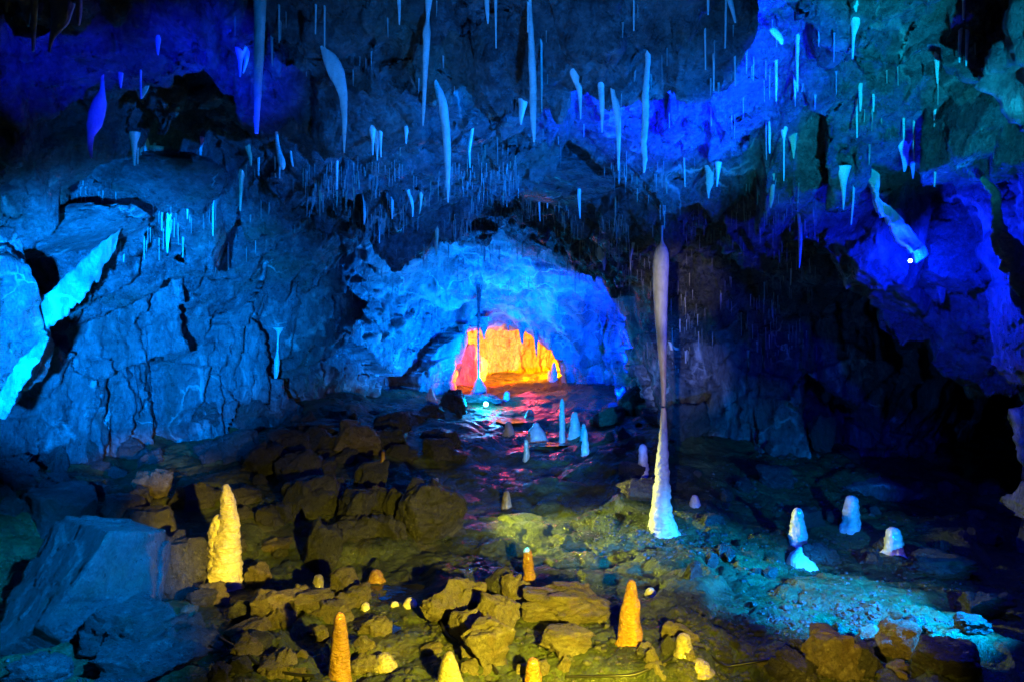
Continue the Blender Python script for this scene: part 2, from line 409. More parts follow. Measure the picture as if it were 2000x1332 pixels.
# water
bpy.context.view_layer.update()
DG = bpy.context.evaluated_depsgraph_get()
def ring_height(x, y):
    ok, loc, n_, _ = GROUND.ray_cast(Vector((x, y, 4)), Vector((0, 0, -1)), distance=10, depsgraph=DG)
    return loc.z if ok else 0.0
for i, (cx, cy, cz, ax, ay, dp) in enumerate(POOL):
    n = 60; vs = [(0, 0, 0)]; fs = []
    for k in range(n):
        a = 2 * math.pi * k / n; q_ = .82 + .10 * math.sin(3 * a + i) + .07 * math.sin(7 * a + 2 * i); vs.append((q_ * ax * math.cos(a), q_ * ay * math.sin(a), 0))
        fs.append((0, 1 + k, 1 + (k + 1) % n))
    o = link('water', raw_mesh('water', vs, fs), M['water']); o.location = (cx, cy, float(np.percentile([ring_height(cx + q_ * ax * math.cos(a_), cy + q_ * ay * math.sin(a_)) for a_ in np.linspace(0, 6.283, 24) for q_ in (.1, .25, .4, .55, .7)], 48)))
    tag(o, 'still pool of water lying in a hollow of the mud', None, None, 'structure')

# ------------------------------------------------------------------ finding the rock behind a pixel
bpy.context.view_layer.update()
DG = bpy.context.evaluated_depsgraph_get()
def ray(px, py, objs=None):
    d = Vector(((px - 1000) / F_PX, 1, (666 - py) / F_PX)); L = d.length; d.normalize()
    best = None
    for o in (objs or STRUCT):
        ok, loc, nrm, _ = o.ray_cast(CAM, d, distance=60, depsgraph=DG)
        if ok and (best is None or loc.y < best[0].y): best = (loc.copy(), nrm.copy())
    return best
def depth(px, py, objs=None, default=6.0):
    r = ray(px, py, objs)
    return r[0].y if r else default
def ground_z(x, y):
    ok, loc, n, _ = GROUND.ray_cast(Vector((x, y, 4)), Vector((0, 0, -1)), distance=10, depsgraph=DG)
    return loc.z if ok else 0.0
CEILS = [CEIL, DOME]

# ------------------------------------------------------------------ dripstone
def loft(path, Yd, name, mat, parent=None, sides=18, flat=1.0, rough=.06, seed=0, dens=1.0, ybend=None, freq=1.0, origin=None, perp=True):
    """a body of round sections: path = (px, py, radius px) in the photo plane that stands Yd metres away"""
    pts = np.array([(W(p[0], p[1], Yd)[0], W(p[0], p[1], Yd)[2], p[2] / F_PX * Yd) for p in path])
    seg = np.concatenate([[0], np.cumsum(np.hypot(np.diff(pts[:, 0]), np.diff(pts[:, 1])))])
    n = int(max(10, min(90, seg[-1] / .012) * dens))
    t = np.linspace(0, seg[-1], n)
    cx = np.interp(t, seg, pts[:, 0]); cz = np.interp(t, seg, pts[:, 1]); r = np.interp(t, seg, pts[:, 2])
    ker = np.array([1, 2, 3, 2, 1]) / 9.0
    def sm(a): 
        b = np.pad(a, 2, mode='edge'); return np.convolve(b, ker, 'valid')
    cx, cz = sm(cx), sm(cz); r2 = sm(r); r2[0] = r[0]; r2[-1] = r[-1]; r = r2
    cy = np.full(n, Yd) if ybend is None else Yd + np.interp(t, [0, seg[-1]], ybend)
    th = np.linspace(0, 2 * math.pi, sides, endpoint=False)
    A, TH = np.meshgrid(np.arange(n), th, indexing='ij')
    tx, tz = np.gradient(cx), np.gradient(cz); tl = np.hypot(tx, tz) + 1e-9; tx, tz = sm(tx / tl), sm(tz / tl)
    if perp: ux, uz = -tz, tx
    else: ux, uz = np.where(tz < 0, 1.0, -1.0), np.zeros(n)
    vx = np.cos(TH); vy = np.sin(TH)
    R = r[A]
    px_, pz_ = cx[A].astype(f32), cz[A].astype(f32)
    fq = freq * 1.2 / max(.02, float(np.median(r)))
    nz = fbm((vx * .8).astype(f32) + seed * 3.1, (vy * .8).astype(f32), pz_ * fq * .6, 3, seed + 5) + .6 * perlin((vx * 2.2).astype(f32), (vy * 2.2).astype(f32) + seed, pz_ * fq * 1.6, seed + 9)
    R = R * (1 + rough * 2.2 * nz)
    if origin is None: origin = (cx[-1], Yd, min(cz[0], cz[-1]))
    V = np.stack([cx[A] + vx * R * ux[A] - origin[0], cy[A] + vy * R * flat - origin[1], cz[A] + vx * R * uz[A] - origin[2]], -1).reshape(-1, 3)
    F = []
    for i in range(n - 1):
        for k in range(sides):
            k2 = (k + 1) % sides
            F.append((i * sides + k, i * sides + k2, (i + 1) * sides + k2, (i + 1) * sides + k))
    V = V.tolist(); a = len(V)
    V.append([cx[0] - origin[0], cy[0] - origin[1], cz[0] - origin[2]]); V.append([cx[-1] - origin[0], cy[-1] - origin[1], cz[-1] - origin[2]])
    for k in range(sides):
        F.append((a, (k + 1) % sides, k)); F.append((a + 1, (n - 1) * sides + k, (n - 1) * sides + (k + 1) % sides))
    F = [q[::-1] for q in F]
    o = link(name, raw_mesh(name, V, F), mat, parent)
    if parent is None: o.location = origin
    else: o.location = Vector(origin) - parent.location
    return o

nseed = [0]
def stalactite(path, label, Yd=None, mat='calcite', name='stalactite', cat='stalactite', rough=.05, up=.12, flat=.85, group=None, ybend=None, sides=18, root=True):
    nseed[0] += 1
    hit = depth(path[0][0], max(2, path[0][1]), STRUCT, 99)
    if Yd is None or hit < 1.7 * Yd: Yd = hit if hit < 90 else 5
    Yd = Yd - path[0][2] / F_PX * Yd * .25
    p = list(path)
    if root:
        k = up / Yd * F_PX
        p = [(path[0][0], path[0][1] - k, path[0][2] * 2.6), (path[0][0], path[0][1] - .45 * k, path[0][2] * 1.6), (path[0][0], path[0][1] - .15 * k, path[0][2] * 1.15)] + p
    o = loft(p, Yd, name, M[mat], None, sides, flat, rough, nseed[0], ybend=ybend)
    return tag(o, label, cat, group)

S = stalactite
S([(508,-14,12.5),(507,60,10.5),(504,150,8.5),(502,220,6),(501,264,3.6)], 'longest pale blue stalactite at the top, broad and blunt tipped', 3.3)
S([(632,96,6),(642,110,13),(655,138,17),(665,165,12),(671,190,8),(673,230,5.5),(672,302,1.2)], 'wedge shaped stalactite tapering to a needle beside the dark hanging slab', 4.5, flat=.45)
S([(838,-8,8),(836,20,5),(835,45,2.5),(833,54,8),(833,80,7.5),(831,130,5.5),(829,180,4),(827,225,3),(826,249,1)], 'slender stalactite with a pinched neck at the top centre', 3.6)
S([(852,167,4),(858,180,8),(865,205,9),(871,250,8),(874,300,7),(875,350,4.5),(875,399,1.2)], 'curved pale stalactite, the lowest reaching one above the arch', 4.8)
S([(923,252,3),(919,272,4.2),(916,295,3),(918,331,.9)], 'small bent white stalactite right of the curved one above the arch', 5.2)
S([(1035,-8,3),(1036,30,3.5),(1037,70,6),(1039,120,7.5),(1041,160,7.2),(1041,220,6.5),(1043,262,4),(1043,281,1.8)], 'long white stalactite with thin straws along its right side', 3.9, rough=.08)
S([(1124,150,10),(1130,165,7),(1133,185,3.8),(1134,236,1)], 'short stalactite with a wide top left of the glowing blue ceiling', 4.3)
S([(1196,180,4),(1202,200,7),(1207,235,6),(1208,270,4.6),(1208,336,1.4)], 'lilac tinged stalactite bowed to the right at the edge of the blue glow', 4.4)
S([(1266,112,5),(1263,150,5),(1260,190,7),(1261,230,7),(1257,280,6),(1260,310,5),(1257,341,1.6)], 'crooked white stalactite with violet side under the glowing blue ceiling', 4.3, rough=.16)
S([(1128,288,6.6),(1130,310,7),(1131,340,5),(1131,390,3.5),(1133,429,1)], 'teal stalactite with a flat top hanging lowest over the arch on the right', 5.4)
S([(1174,172,6.5),(1176,210,5),(1176,262,1)], 'deep blue stalactite left of the lilac one', 4.5)
S([(200,152,3),(200,178,5),(195,198,14),(190,220,17),(184,245,15),(177,265,7),(176,290,5),(179,313,1.3)], 'fat blade shaped stalactite on the left with a hooked tip', 4.3, flat=.4)
S([(68,-10,7),(66,50,5),(65,104,2.5)], 'straight blue stalactite close to the upper left corner', 3.6)
S([(122,8,24),(118,38,20),(108,62,9),(99,80,4.5),(96,106,1.8)], 'bright blue triangular drapery stalactite at the upper left', 3.8, flat=.3)
S([(102,0,2.6),(102,80,2)], 'thin straw in front of the blue triangular drapery', 3.7)
S([(155,0,5),(154,20,7),(154,53,2)], 'small blue fang right of the triangular drapery', 3.8)
S([(50,12,12),(54,28,6),(55,55,2)], 'small blue fang left of the straight corner stalactite', 3.9)
S([(12,-6,6),(13,27,1.6)], 'stub of a stalactite in the upper left corner', 3.5)
S([(470,100,10),(469,120,4),(469,153,1.3)], 'twin pointed blue stalactite left of the longest one, longer prong', 4.1)
S([(483,108,5),(479,130,3),(474,146,1)], 'slanting prong beside the twin pointed blue stalactite', 4.15)
S([(309,80,5),(308,100,3),(309,111,1.2)], 'tiny fang on the dark upper left ceiling', 4.1)
S([(275,140,2),(275,175,2),(276,196,1.4)], 'thin blue straw under the black hollow on the left', 4.5)
S([(284,172,7),(279,184,5),(276,196,1)], 'blue flag of calcite stuck to a thin straw on the left', 4.55, flat=.3)
S([(236,146,5),(236,175,1.2)], 'white fang hanging in front of the black hollow on the left', 4.6)
S([(325,335,8),(330,352,5),(330,370,3.5),(328,404,1.6)], 'greenish blue stalactite below the left hanging lump, funnel topped', 5.0, 'calcite_tan')
S([(366,346,3.5),(367,372,4.5),(366,395,2.5),(366,430,1)], 'narrow stalactite below the left hanging lump, spindle shaped', 5.0)
S([(329,440,4.5),(328,462,4),(327,478,2.5),(327,496,1)], 'bright cyan stalactite hanging before the left wall', 5.4)
S([(412,455,2.4),(415,455,2.6),(416,400,2.2),(416,463,1.2)][2:], 'long hair thin straw before the left wall', 5.6)
S([(471,356,4),(470,385,3),(469,414,1.8)], 'green tinged stalactite over the dark left archway', 5.8, 'calcite_tan')
S([(390,296,4),(391,305,3),(390,316,1)], 'drip tip at the end of the slanting flowstone rib', 5.0)
S([(262,292,5),(262,310,3),(263,326,1.4)], 'leftmost tooth of the comb of small stalactites below the blade', 5.0)
for i, (a, b, c) in enumerate([(269, 292, 323), (276, 294, 330), (283, 300, 334), (289, 288, 335), (302, 284, 328)]):
    S([(a, b, 2.6), (a, c - 8, 2.0), (a, c, 1)], 'small tooth in the comb of stalactites below the blade', 5.0 + .02 * i, group='comb of small stalactites on the left')
S([(308,318,9),(313,345,3.5),(313,374,1.2)], 'crumpled stalactite right of the comb of small teeth', 5.0, rough=.12)
S([(484,292,5),(489,306,4),(490,326,1.3)], 'yellow green fang at the edge of the left ceiling', 5.4, 'calcite_tan')
S([(505,312,2.6),(505,345,1.6)], 'single straw right of the yellow green fang', 5.4)
S([(540,262,3),(543,290,4),(550,318,8),(553,326,6),(552,334,2)], 'club shaped drip with a bright bead left of the hanging slab', 5.2)
S([(537,312,1.8),(538,349,1.2)], 'straw left of the club shaped drip', 5.2)
S([(546,320,2),(546,351,1.2)], 'straw directly below the club shaped drip', 5.2)
S([(568,300,2),(570,318,3),(573,328,1)], 'drip at the left corner of the hanging slab', 5.0)
S([(658,318,3),(658,345,2.4),(658,373,1)], 'slim stalactite below the lower edge of the hanging slab', 5.1)
S([(728,258,7),(728,275,3),(728,306,1.2)], 'left prong of the three pronged stalactite right of the slab', 5.2)
S([(735,262,6),(736,290,3),(737,316,1)], 'middle and longest prong of the three pronged stalactite', 5.2)
S([(743,262,4),(743,285,2.6),(744,310,1)], 'right prong of the three pronged stalactite right of the slab', 5.2)
S([(794,252,5),(793,264,3),(793,284,1)], 'small stalactite below the rock lip left of the curved one', 5.4)
S([(712,396,3),(712,420,3.2),(711,441,1)], 'cyan stalactite over the left end of the arch', 7.0)
S([(766,388,2.8),(766,410,2.6),(766,430,1)], 'pale stalactite second from the left over the arch', 7.0)
S([(797,377,3),(803,390,4),(806,405,2.4),(806,426,.9)], 'kinked white stalactite in the middle of the arch rim', 7.0)
S([(822,385,4),(822,398,2),(819,420,.9)], 'ragged drip right of the kinked white stalactite', 7.0, 'calcite_tan')
S([(853,450,4.5),(853,465,3.5),(852,500,1.4)], 'greenish stalactite in front of the blue dome', 8.6, 'calcite_tan')
S([(741,446,1.8),(741,477,1)], 'thin stalactite at the left of the blue dome', 8.8)
S([(1053,368,2.6),(1053,400,2.4),(1055,434,.8)], 'cream needle at the right end of the arch rim', 6.4)
S([(1068,364,4),(1069,385,3),(1069,409,.9)], 'teal needle right of the cream needle', 6.4)
S([(1237,478,3.2),(1232,500,2),(1231,530,.9)], 'yellow green straw left of the column top', 5.7, 'calcite_tan')
S([(1175,503,9),(1180,512,4),(1180,530,1)], 'teal fang under the right rim of the arch', 7.0)
S([(1563,442,3.8),(1563,470,4),(1562,500,2.8),(1561,526,1)], 'lone grey green stalactite in the dark right of the column', 5.9, 'calcite_tan')
S([(1828,220,4.6),(1828,270,4.4),(1827,330,2.4),(1825,367,1.2)], 'thickest cyan stalactite at the upper right', 4.0)
S([(1785,240,2.5),(1785,290,2.2),(1785,320,1.2)], 'long cyan stalactite left of the thickest one at the upper right', 4.0)
S([(1816,252,3),(1816,290,2.6),(1816,320,1.2)], 'cyan stalactite touching the left of the thickest one', 4.1)
S([(1765,232,2.4),(1765,275,1.4)], 'short cyan straw before the blue ceiling patch on the right', 4.1)
S([(1558,80,4),(1557,120,3),(1558,181,1.4)], 'blue white stalactite on the border of the green ceiling', 4.0)
S([(1516,120,3),(1516,160,2.4),(1516,201,1.2)], 'stalactite with a violet tip between blue and green ceiling', 4.1)
S([(1553,160,3),(1553,196,1.4)], 'stub beside the blue white stalactite on the border', 4.15)
S([(1670,52,8),(1667,70,3.5),(1665,119,1.4)], 'stalactite with spreading roots on the green ceiling', 3.7)
S([(1680,172,4),(1681,200,3),(1680,220,1.4)], 'cyan stalactite hung from the curved rib at the right', 4.4)
S([(1673,196,2.2),(1674,272,1.4)], 'long violet straw below the curved rib at the right', 4.4)
S([(1706,188,2.4),(1706,221,1.4)], 'blue straw right of the curved rib', 4.4)
S([(1418,-6,2.2),(1417,60,2),(1416,98,1.1)], 'long blue straw over the glowing blue ceiling', 3.6)
S([(1424,-5,6),(1432,25,4),(1437,48,1.6)], 'slanting cyan stalactite at the top right of the blue glow', 3.5)
S([(1383,-6,3),(1383,33,1.6)], 'pale stub at the top above the blue glow', 3.4)
S([(1377,62,2),(1378,140,1.2)], 'lilac straw in the blue glow, leftmost long one', 4.0)
S([(1394,122,2),(1394,181,1.2)], 'lilac straw in the blue glow, lowest of the long ones', 4.2)
S([(1435,112,2),(1436,172,1.2)], 'lilac straw in the blue glow, rightmost long one', 4.1)
S([(1238,-6,2),(1238,64,1.2)], 'lilac straw left of the blue glow near the top', 3.6)
S([(1032,-6,3),(1031,67,1.4)], 'violet straw close left of the long white stalactite', 3.7)
S([(1057,85,2.4),(1058,160,2),(1058,222,1)], 'straw close right of the long white stalactite', 4.0)
S([(968,-6,4),(968,20,2.4),(969,98,1.2)], 'straw with a glinting drop at the top centre', 3.6)
S([(950,-6,5),(952,25,4),(953,50,1.4)], 'stubby cyan stalactite left of the straw with a drop', 3.5)
S([(779,-6,4),(780,20,3),(780,52,1.2)], 'lilac stalactite below the bright blue ceiling at the top', 3.5)
S([(634,15,2),(634,95,1.2)], 'violet straw pointing at the top of the wedge stalactite', 4.0)
S([(617,12,2),(616,70,1.2)], 'violet straw left of the one above the wedge stalactite', 4.0)
S([(545,12,2),(545,87,1.2)], 'violet straw right of the longest stalactite', 3.9)
S([(1022,200,9),(1018,225,5),(1017,247,1.2)], 'blue bulging drip left of the long white stalactite', 4.9)
S([(1386,332,8),(1386,360,8),(1384,374,3),(1384,390,1)], 'ochre stained cluster of drips under the dark ledge', 5.2, 'calcite_tan', rough=.2, flat=.5)
S([(1403,322,6),(1402,345,2.6),(1400,367,1)], 'pale drip right of the ochre stained cluster', 5.2)
S([(1336,312,1.8),(1337,340,1.8),(1338,368,1)], 'green straw left of the ochre stained cluster', 5.2, 'calcite_tan')
S([(1509,372,4),(1507,388,5),(1505,409,1)], 'ochre stained fang at the tip of a rock wedge', 5.6, 'calcite_tan', flat=.6)
S([(1549,268,8),(1550,290,4),(1550,312,1)], 'ragged grey green drip below the right end of the blue glow', 4.9, 'calcite_tan', rough=.2, flat=.5)
S([(1531,256,7),(1531,272,2),(1531,300,1.6),(1531,356,1)], 'violet double straw below the blue glow', 4.8)
S([(1503,240,2.4),(1503,270,2.2),(1503,302,1.4)], 'violet straw left of the double straw', 4.8)
S([(1718,428,2),(1719,445,3),(1718,458,1)], 'small white stalactite beside the bright cyan flowstone strip', 4.7)
S([(1667,384,2),(1665,410,2),(1662,441,1.2)], 'pink lit twisted straw left of the bright cyan flowstone strip', 4.75, rough=.15)
S([(1647,360,6),(1648,380,3.5),(1647,412,1)], 'pale fang on the hanging shaggy rock', 4.7)
S([(545,647,5),(543,656,1.8),(542,688,1.8),(541,704,5.5),(540,725,5),(537,749,.9)], 'white feather shaped stalactite hanging on a thread before the left wall', 7.4, rough=.1, up=.05)
S([(1311,676,4),(1314,715,4),(1312,762,1)], 'cyan icicle right of the column waist, the longer one', 7.5)
S([(1320,680,5),(1328,695,4),(1330,737,1)], 'cyan icicle right of the column waist, the shorter one', 7.5)
S([(1830,128,4),(1830,142,3),(1831,166,1.3)], 'white tooth on the rib at the upper right', 3.9)
S([(1883,-6,4),(1882,42,1.6)], 'cyan stalactite at the top right near the dark wall', 3.4)
S([(1876,60,4),(1874,90,3),(1874,125,1.2)], 'left of the two pale teeth on the upper right rib', 3.8)
S([(1890,62,4),(1888,95,3),(1887,132,1.2)], 'right of the two pale teeth on the upper right rib', 3.8)
S([(1857,300,8),(1856,314,5),(1857,330,1.6)], 'bright white fang left of the dark right wall', 4.2)
S([(1766,295,9),(1768,318,6),(1766,338,1.6)], 'drooping calcite fang above the bright blue wall patch', 4.4, flat=.5)
S([(1782,318,5),(1783,335,3),(1783,352,1)], 'small drip below the drooping calcite fang', 4.4)

# draperies and flowstone
def drape(path, label, Yd, mat='calcite', flat=.35, rough=.08, name='flowstone_drapery', ybend=None, sides=28, freq=1.0):
    nseed[0] += 1
    o = loft(path, Yd, name, M[mat], None, sides, flat, rough, nseed[0], ybend=ybend, freq=freq)
    return tag(o, label, 'flowstone')
def sheet(top, bot, label, Yt, Yb, mat='calcite', thick=.03, pleats=7, amp=.035, name='flowstone_curtain', seed=0):
    """a hanging curtain of calcite between two edges, pleated and with real thickness"""
    nu, nv = 90, 40
    def samp(e, n):
        e = np.array(e, float); q = np.concatenate([[0], np.cumsum(np.hypot(*np.diff(e, axis=0).T))]); t = np.linspace(0, q[-1], n)
        return np.stack([np.interp(t, q, e[:, 0]), np.interp(t, q, e[:, 1])], 1)
    a, b = samp(top, nu), samp(bot, nu); tv = np.linspace(0, 1, nv)
    fr = []
    for side in (0, 1):
        px = a[:, None, 0] * (1 - tv) + b[:, None, 0] * tv; py = a[:, None, 1] * (1 - tv) + b[:, None, 1] * tv
        Yd = np.linspace(Yt, Yb, nu)[:, None] + 0 * px
        u = np.linspace(0, 1, nu)[:, None] + 0 * px
        nz = fbm((u * 6 + seed).astype(f32), (tv[None] * 1.5 + 0 * u).astype(f32), 0 * u.astype(f32), 4, seed + 3)
        wob = amp * (np.sin(u * pleats * 6.283 + 1.5 * nz) * (.35 + .65 * tv) + .8 * nz)
        edge = np.minimum(np.minimum(u, 1 - u) * 12, np.minimum(tv[None], 1 - tv[None]) * 8); th = thick * np.sqrt(np.clip(edge, 0, 1))
        Y = Yd + wob + (th if side else -th)
        rag = fbm((u * 16).astype(f32), 0 * u.astype(f32) + seed, 0 * u.astype(f32), 4, seed, .6) * 16 * tv ** 2 + fbm((u * 9).astype(f32), 0 * u.astype(f32) + seed + 5, 0 * u.astype(f32), 3, seed) * 9 * (1 - tv)
        fr.append(np.stack([(px - 1000) / F_PX * Yd, Y, 1.7 + (666 - py - rag) / F_PX * Yd], -1))
    V = np.concatenate([fr[0].reshape(-1, 3), fr[1].reshape(-1, 3)]); n = nu * nv; F = []
    for i in range(nu - 1):
        for k in range(nv - 1):
            q = (i * nv + k, i * nv + k + 1, (i + 1) * nv + k + 1, (i + 1) * nv + k); F.append(q); F.append(tuple(n + w_ for w_ in q[::-1]))
    ring = [i * nv for i in range(nu)] + [(nu - 1) * nv + k for k in range(1, nv)] + [i * nv + nv - 1 for i in range(nu - 2, -1, -1)] + [k for k in range(nv - 2, 0, -1)]
    for i in range(len(ring)):
        p, q = ring[i], ring[(i + 1) % len(ring)]; F.append((p, q, q + n, p + n))
    org = V.mean(0); o = link(name, raw_mesh(name, V - org, F), M[mat]); o.location = org
    return tag(o, label, 'flowstone')
sheet([(236,448),(182,488),(112,556),(70,592)],[(224,480),(190,548),(146,602),(92,644)],'broad bright cyan flowstone curtain slanting down the left wall',5.0,4.55,'dome',thick=.03,pleats=4,amp=.018)
drape([(92,655,6),(70,688,12),(42,725,16),(20,765,17),(-5,815,14)], 'cyan flowstone hem on the edge of the near left rock', 4.1, 'dome', flat=.3, rough=.2)
sheet([(1690,312),(1716,345),(1714,385),(1742,410),(1786,455),(1813,498)],[(1674,324),(1696,360),(1707,394),(1727,432),(1757,476),(1793,514)],'brilliant cyan flowstone strip slanting down to the blue lamp',4.65,4.55,thick=.03,pleats=3,amp=.018,seed=4)
drape([(1745,350,40),(1775,400,52),(1800,450,50),(1822,490,34),(1835,530,20),(1840,560,11),(1840,594,3)], 'smooth blue lit drapery ending in a hooked drip above the lamp', 4.95, 'wall', flat=.4, rough=.08)
drape([(1915,345,6),(1930,362,8),(1945,380,10),(1948,430,9),(1952,460,18),(1975,500,26),(1990,545,22),(1998,580,8)], 'pale green flowstone cascade at the right edge', 4.0, 'rock_tan', flat=.4, rough=.25)
drape([(1504,55,5),(1515,66,7),(1526,78,6),(1528,90,2)], 'bright white crust of calcite at the upper right', 3.75, flat=.6)

# ------------------------------------------------------------------ rocks
def poly_rock(name, seed, planes=16, sub=5, sharp=.02, rough=.05, box=(1, 1, 1)):
    """angular block: unit ball cut by random planes, then weathered"""
    bm = bmesh.new(); bmesh.ops.create_icosphere(bm, subdivisions=sub, radius=1)
    D = np.array([v.co[:] for v in bm.verts]); r_ = np.random.RandomState(seed)
    N = r_.normal(size=(planes, 3)); N /= np.linalg.norm(N, axis=1)[:, None]
    N = np.vstack([N, [[0, 0, 1], [0, 0, -1]]]); H = r_.uniform(.55, .95, len(N)); H[-2] = .7
    dots = D @ N.T
    rr = np.where(dots > .05, H[None] / np.maximum(dots, .05), 1.25)
    R = np.minimum(-np.log(np.exp(-rr / sharp * 1.0 + 60).sum(1)) * sharp + 60 * sharp, 1.12)
    P = (D * R[:, None]).astype(f32)
    n = fbm(P[:, 0] * 2 + seed, P[:, 1] * 2, P[:, 2] * 2.6, 4, seed); h, e = facet(P[:, 0] * 3 + seed, P[:, 1] * 3, P[:, 2] * 4, seed + 3, 1)
    h3, e3 = facet(P[:, 0] * 1.4 + seed, P[:, 1] * 1.4, P[:, 2] * 2.2, seed + 8, 1.2)
    P = P * (1 + .7 * rough * n + rough * .7 * h + rough * 1.3 * h3)[:, None]
    lo, hi = P.min(0), P.max(0); P = (P - (lo + hi) / 2) / (hi - lo) * 2      # unit half size box
    for v, p in zip(bm.verts, P): v.co = p
    for fc in bm.faces: fc.smooth = True
    me = bpy.data.meshes.new(name); bm.to_mesh(me); bm.free()
    return me

ROCKS = {}
def rock_mesh(seed, mat, sub=4, rough=.12):
    k = (seed, mat, sub, rough)
    if k not in ROCKS:
        me = poly_rock('rock', seed, 9 + seed % 8, sub, .009, rough); me.materials.append(M[mat]); ROCKS[k] = me
    return ROCKS[k]

def put_rock(px, pyb, w, h, label, seed, mat='rock', dep=None, yaw=None, tilt=(0, 0), sub=5, name='rock', cat='rock', group=None, sink=.25, Yd=None, rough=.12):
    r = ray(px, min(pyb, 1326), [GROUND] + ([LEFT, BACKA, RIGHT] if Yd is None else []))
    Y = Yd or (r[0].y if r else 5)
    if pyb > 1326: Y *= 1 - (pyb - 1326) * .0006
    wm = w / F_PX * Y; hm = h / F_PX * Y; dm = (dep or w * .8) / F_PX * Y
    o = bpy.data.objects.new(name, rock_mesh(seed, mat, sub, rough)); COL.objects.link(o)
    x, _, zb = W(px, pyb, Y)
    o.scale = (wm / 2, dm / 2, hm / 2 * (1 + sink))
    o.location = (x, Y + dm * .4, zb + hm / 2 - hm / 2 * sink)
    o.rotation_euler = (math.radians(tilt[0]), math.radians(tilt[1]), math.radians(yaw if yaw is not None else 0))
    return tag(o, label, cat, group)

R = put_rock
R(66,1312,320,262,'huge blue grey slab filling the lower left corner',101,'rock_slab',dep=320,tilt=(-14,10),sub=6,rough=.035,Yd=3.35,name='boulder',cat='boulder')
R(82,1045,140,95,'flat grey blue slab lying behind the huge corner slab',102,'rock_slab',rough=.05,sub=5,tilt=(10,14))
R(14,1008,50,36,'small block at the left edge above the flat slab',103)
R(212,1045,86,72,'angular blue block right of the flat slab',104,'rock_slab',rough=.05,sub=5,tilt=(0,8))
R(275,1090,120,92,'rounded blue boulder right of the angular block',105,'rock_slab',rough=.05,sub=5,name='boulder',cat='boulder')
R(312,1175,135,120,'dark boulder left of the tall yellow stalagmite',106,sub=5,name='boulder',cat='boulder')
R(245,1188,118,42,'long flat stone with a pale stripe below the dark boulder',107,sub=5,tilt=(0,-4))
R(225,1295,190,100,'blue veined boulder right of the huge corner slab',108,sub=5,name='boulder',cat='boulder')
R(250,1350,220,70,'dark slab at the bottom edge below the veined boulder',109,sub=5)
R(60,1350,120,60,'dark block in the bottom left corner',110,sub=5)
R(502,1152,58,48,'rounded wet stone right of the tall yellow stalagmite',111,'rock_tan')
R(615,1125,90,100,'dark slab leaning to the right behind the stub stalagmites',112,sub=5,tilt=(0,35))
R(830,1068,165,125,'large dark boulder beside the stream',113,sub=6,name='boulder',cat='boulder')
R(690,1035,90,75,'dark boulder left of the large one by the stream',114,sub=5,name='boulder',cat='boulder')
R(688,895,115,72,'yellow lit slab on the rubble slope',115,'rock_tan',sub=5,tilt=(12,10))
R(640,862,170,36,'long flat slab on top of the rubble slope',116,sub=5)
R(550,905,105,66,'dark boulder on the left of the rubble slope',117,sub=5,name='boulder',cat='boulder')
R(450,900,100,60,'dark boulder at the foot of the left wall',118,sub=5,name='boulder',cat='boulder')
R(720,960,78,60,'squarish stone below the yellow lit slab',119,sub=5)
R(290,975,80,55,'wet flowstone coated rock with blue and amber sheen',120,'rock_tan',sub=5)
R(905,1205,92,66,'tan block at the top of the foreground rock cluster',121,'rock_tan',sub=5)
R(862,1222,70,58,'tan block at the left of the foreground rock cluster',122,'rock_tan',sub=5,tilt=(0,-25))
R(912,1262,84,62,'pinkish block in the middle of the foreground rock cluster',123,'rock_tan',sub=5)
R(968,1252,92,78,'tall split block at the right of the foreground rock cluster',124,'rock_tan',sub=5,tilt=(0,14))
R(1000,1178,44,54,'narrow upright stone below the small leaning stalagmite',125,'rock_tan',sub=5)
R(975,1165,60,50,'dark block with shadowed side left of the small leaning stalagmite',132,'rock',sub=5)
R(958,1312,110,90,'broad tan slab below the foreground rock cluster',126,'rock_tan',sub=5,tilt=(10,-8))
R(665,1165,62,50,'triangular tan stone right of the stub stalagmites',127,'rock_tan',sub=5)
R(600,1195,90,34,'low wet ledge stone below the stub stalagmites',128,'rock_tan',sub=5)
R(532,1222,110,60,'glistening ochre rock between the two yellow stalagmites',129,'rock_tan',sub=5)
R(1110,1225,190,60,'broad smooth mud covered rock right of the cluster',130,'rock_tan',sub=6)
R(1110,1275,120,36,'pointed flat stone below the broad mud covered rock',131,'rock_tan',sub=5)
R(1640,1345,125,105,'ribbed tan boulder at the bottom right',133,'rock_tan',sub=5,name='boulder',cat='boulder')
R(1560,1345,100,66,'grey stone left of the ribbed tan boulder',134,sub=5)
R(1768,1292,100,66,'brown topped stone standing in the cyan light',135,'rock_tan',sub=5)
R(1702,1322,58,58,'dark stone left of the brown topped stone',136,sub=5)
R(1940,1208,100,46,'blue lit stone at the far right, upper of two',137,sub=5)
R(1912,1243,68,34,'blue lit stone at the far right, lower of two',138,sub=5)
R(1860,1130,130,38,'long lumpy blue stone at the edge of the dark passage',139,sub=5)
R(1880,1340,140,70,'dark stone in the bottom right corner',140,sub=5)
R(1345,862,108,76,'large blue boulder right behind the column',141,sub=5,name='boulder',cat='boulder')
R(1235,812,62,58,'dark boulder left behind the column waist',142,sub=5,name='boulder',cat='boulder')
R(1180,832,60,30,'pale slab left of the boulder behind the column',143,'rock_tan',sub=5,tilt=(0,-25))
R(1590,1030,62,32,'flat stone between the two front right stalagmites',144,sub=5)
R(1632,1022,34,22,'small stone left of the upright pale stalagmite',145)
R(1525,955,80,44,'blue lit slab on the far right floor',146,sub=5)
R(1612,885,50,75,'upright block against the right wall',147,sub=5)
R(1250,985,90,50,'ochre mud covered ledge left of the column foot',148,'rock_tan',sub=5)
R(1240,940,60,36,'blue grey stone left of the column',149,sub=5)
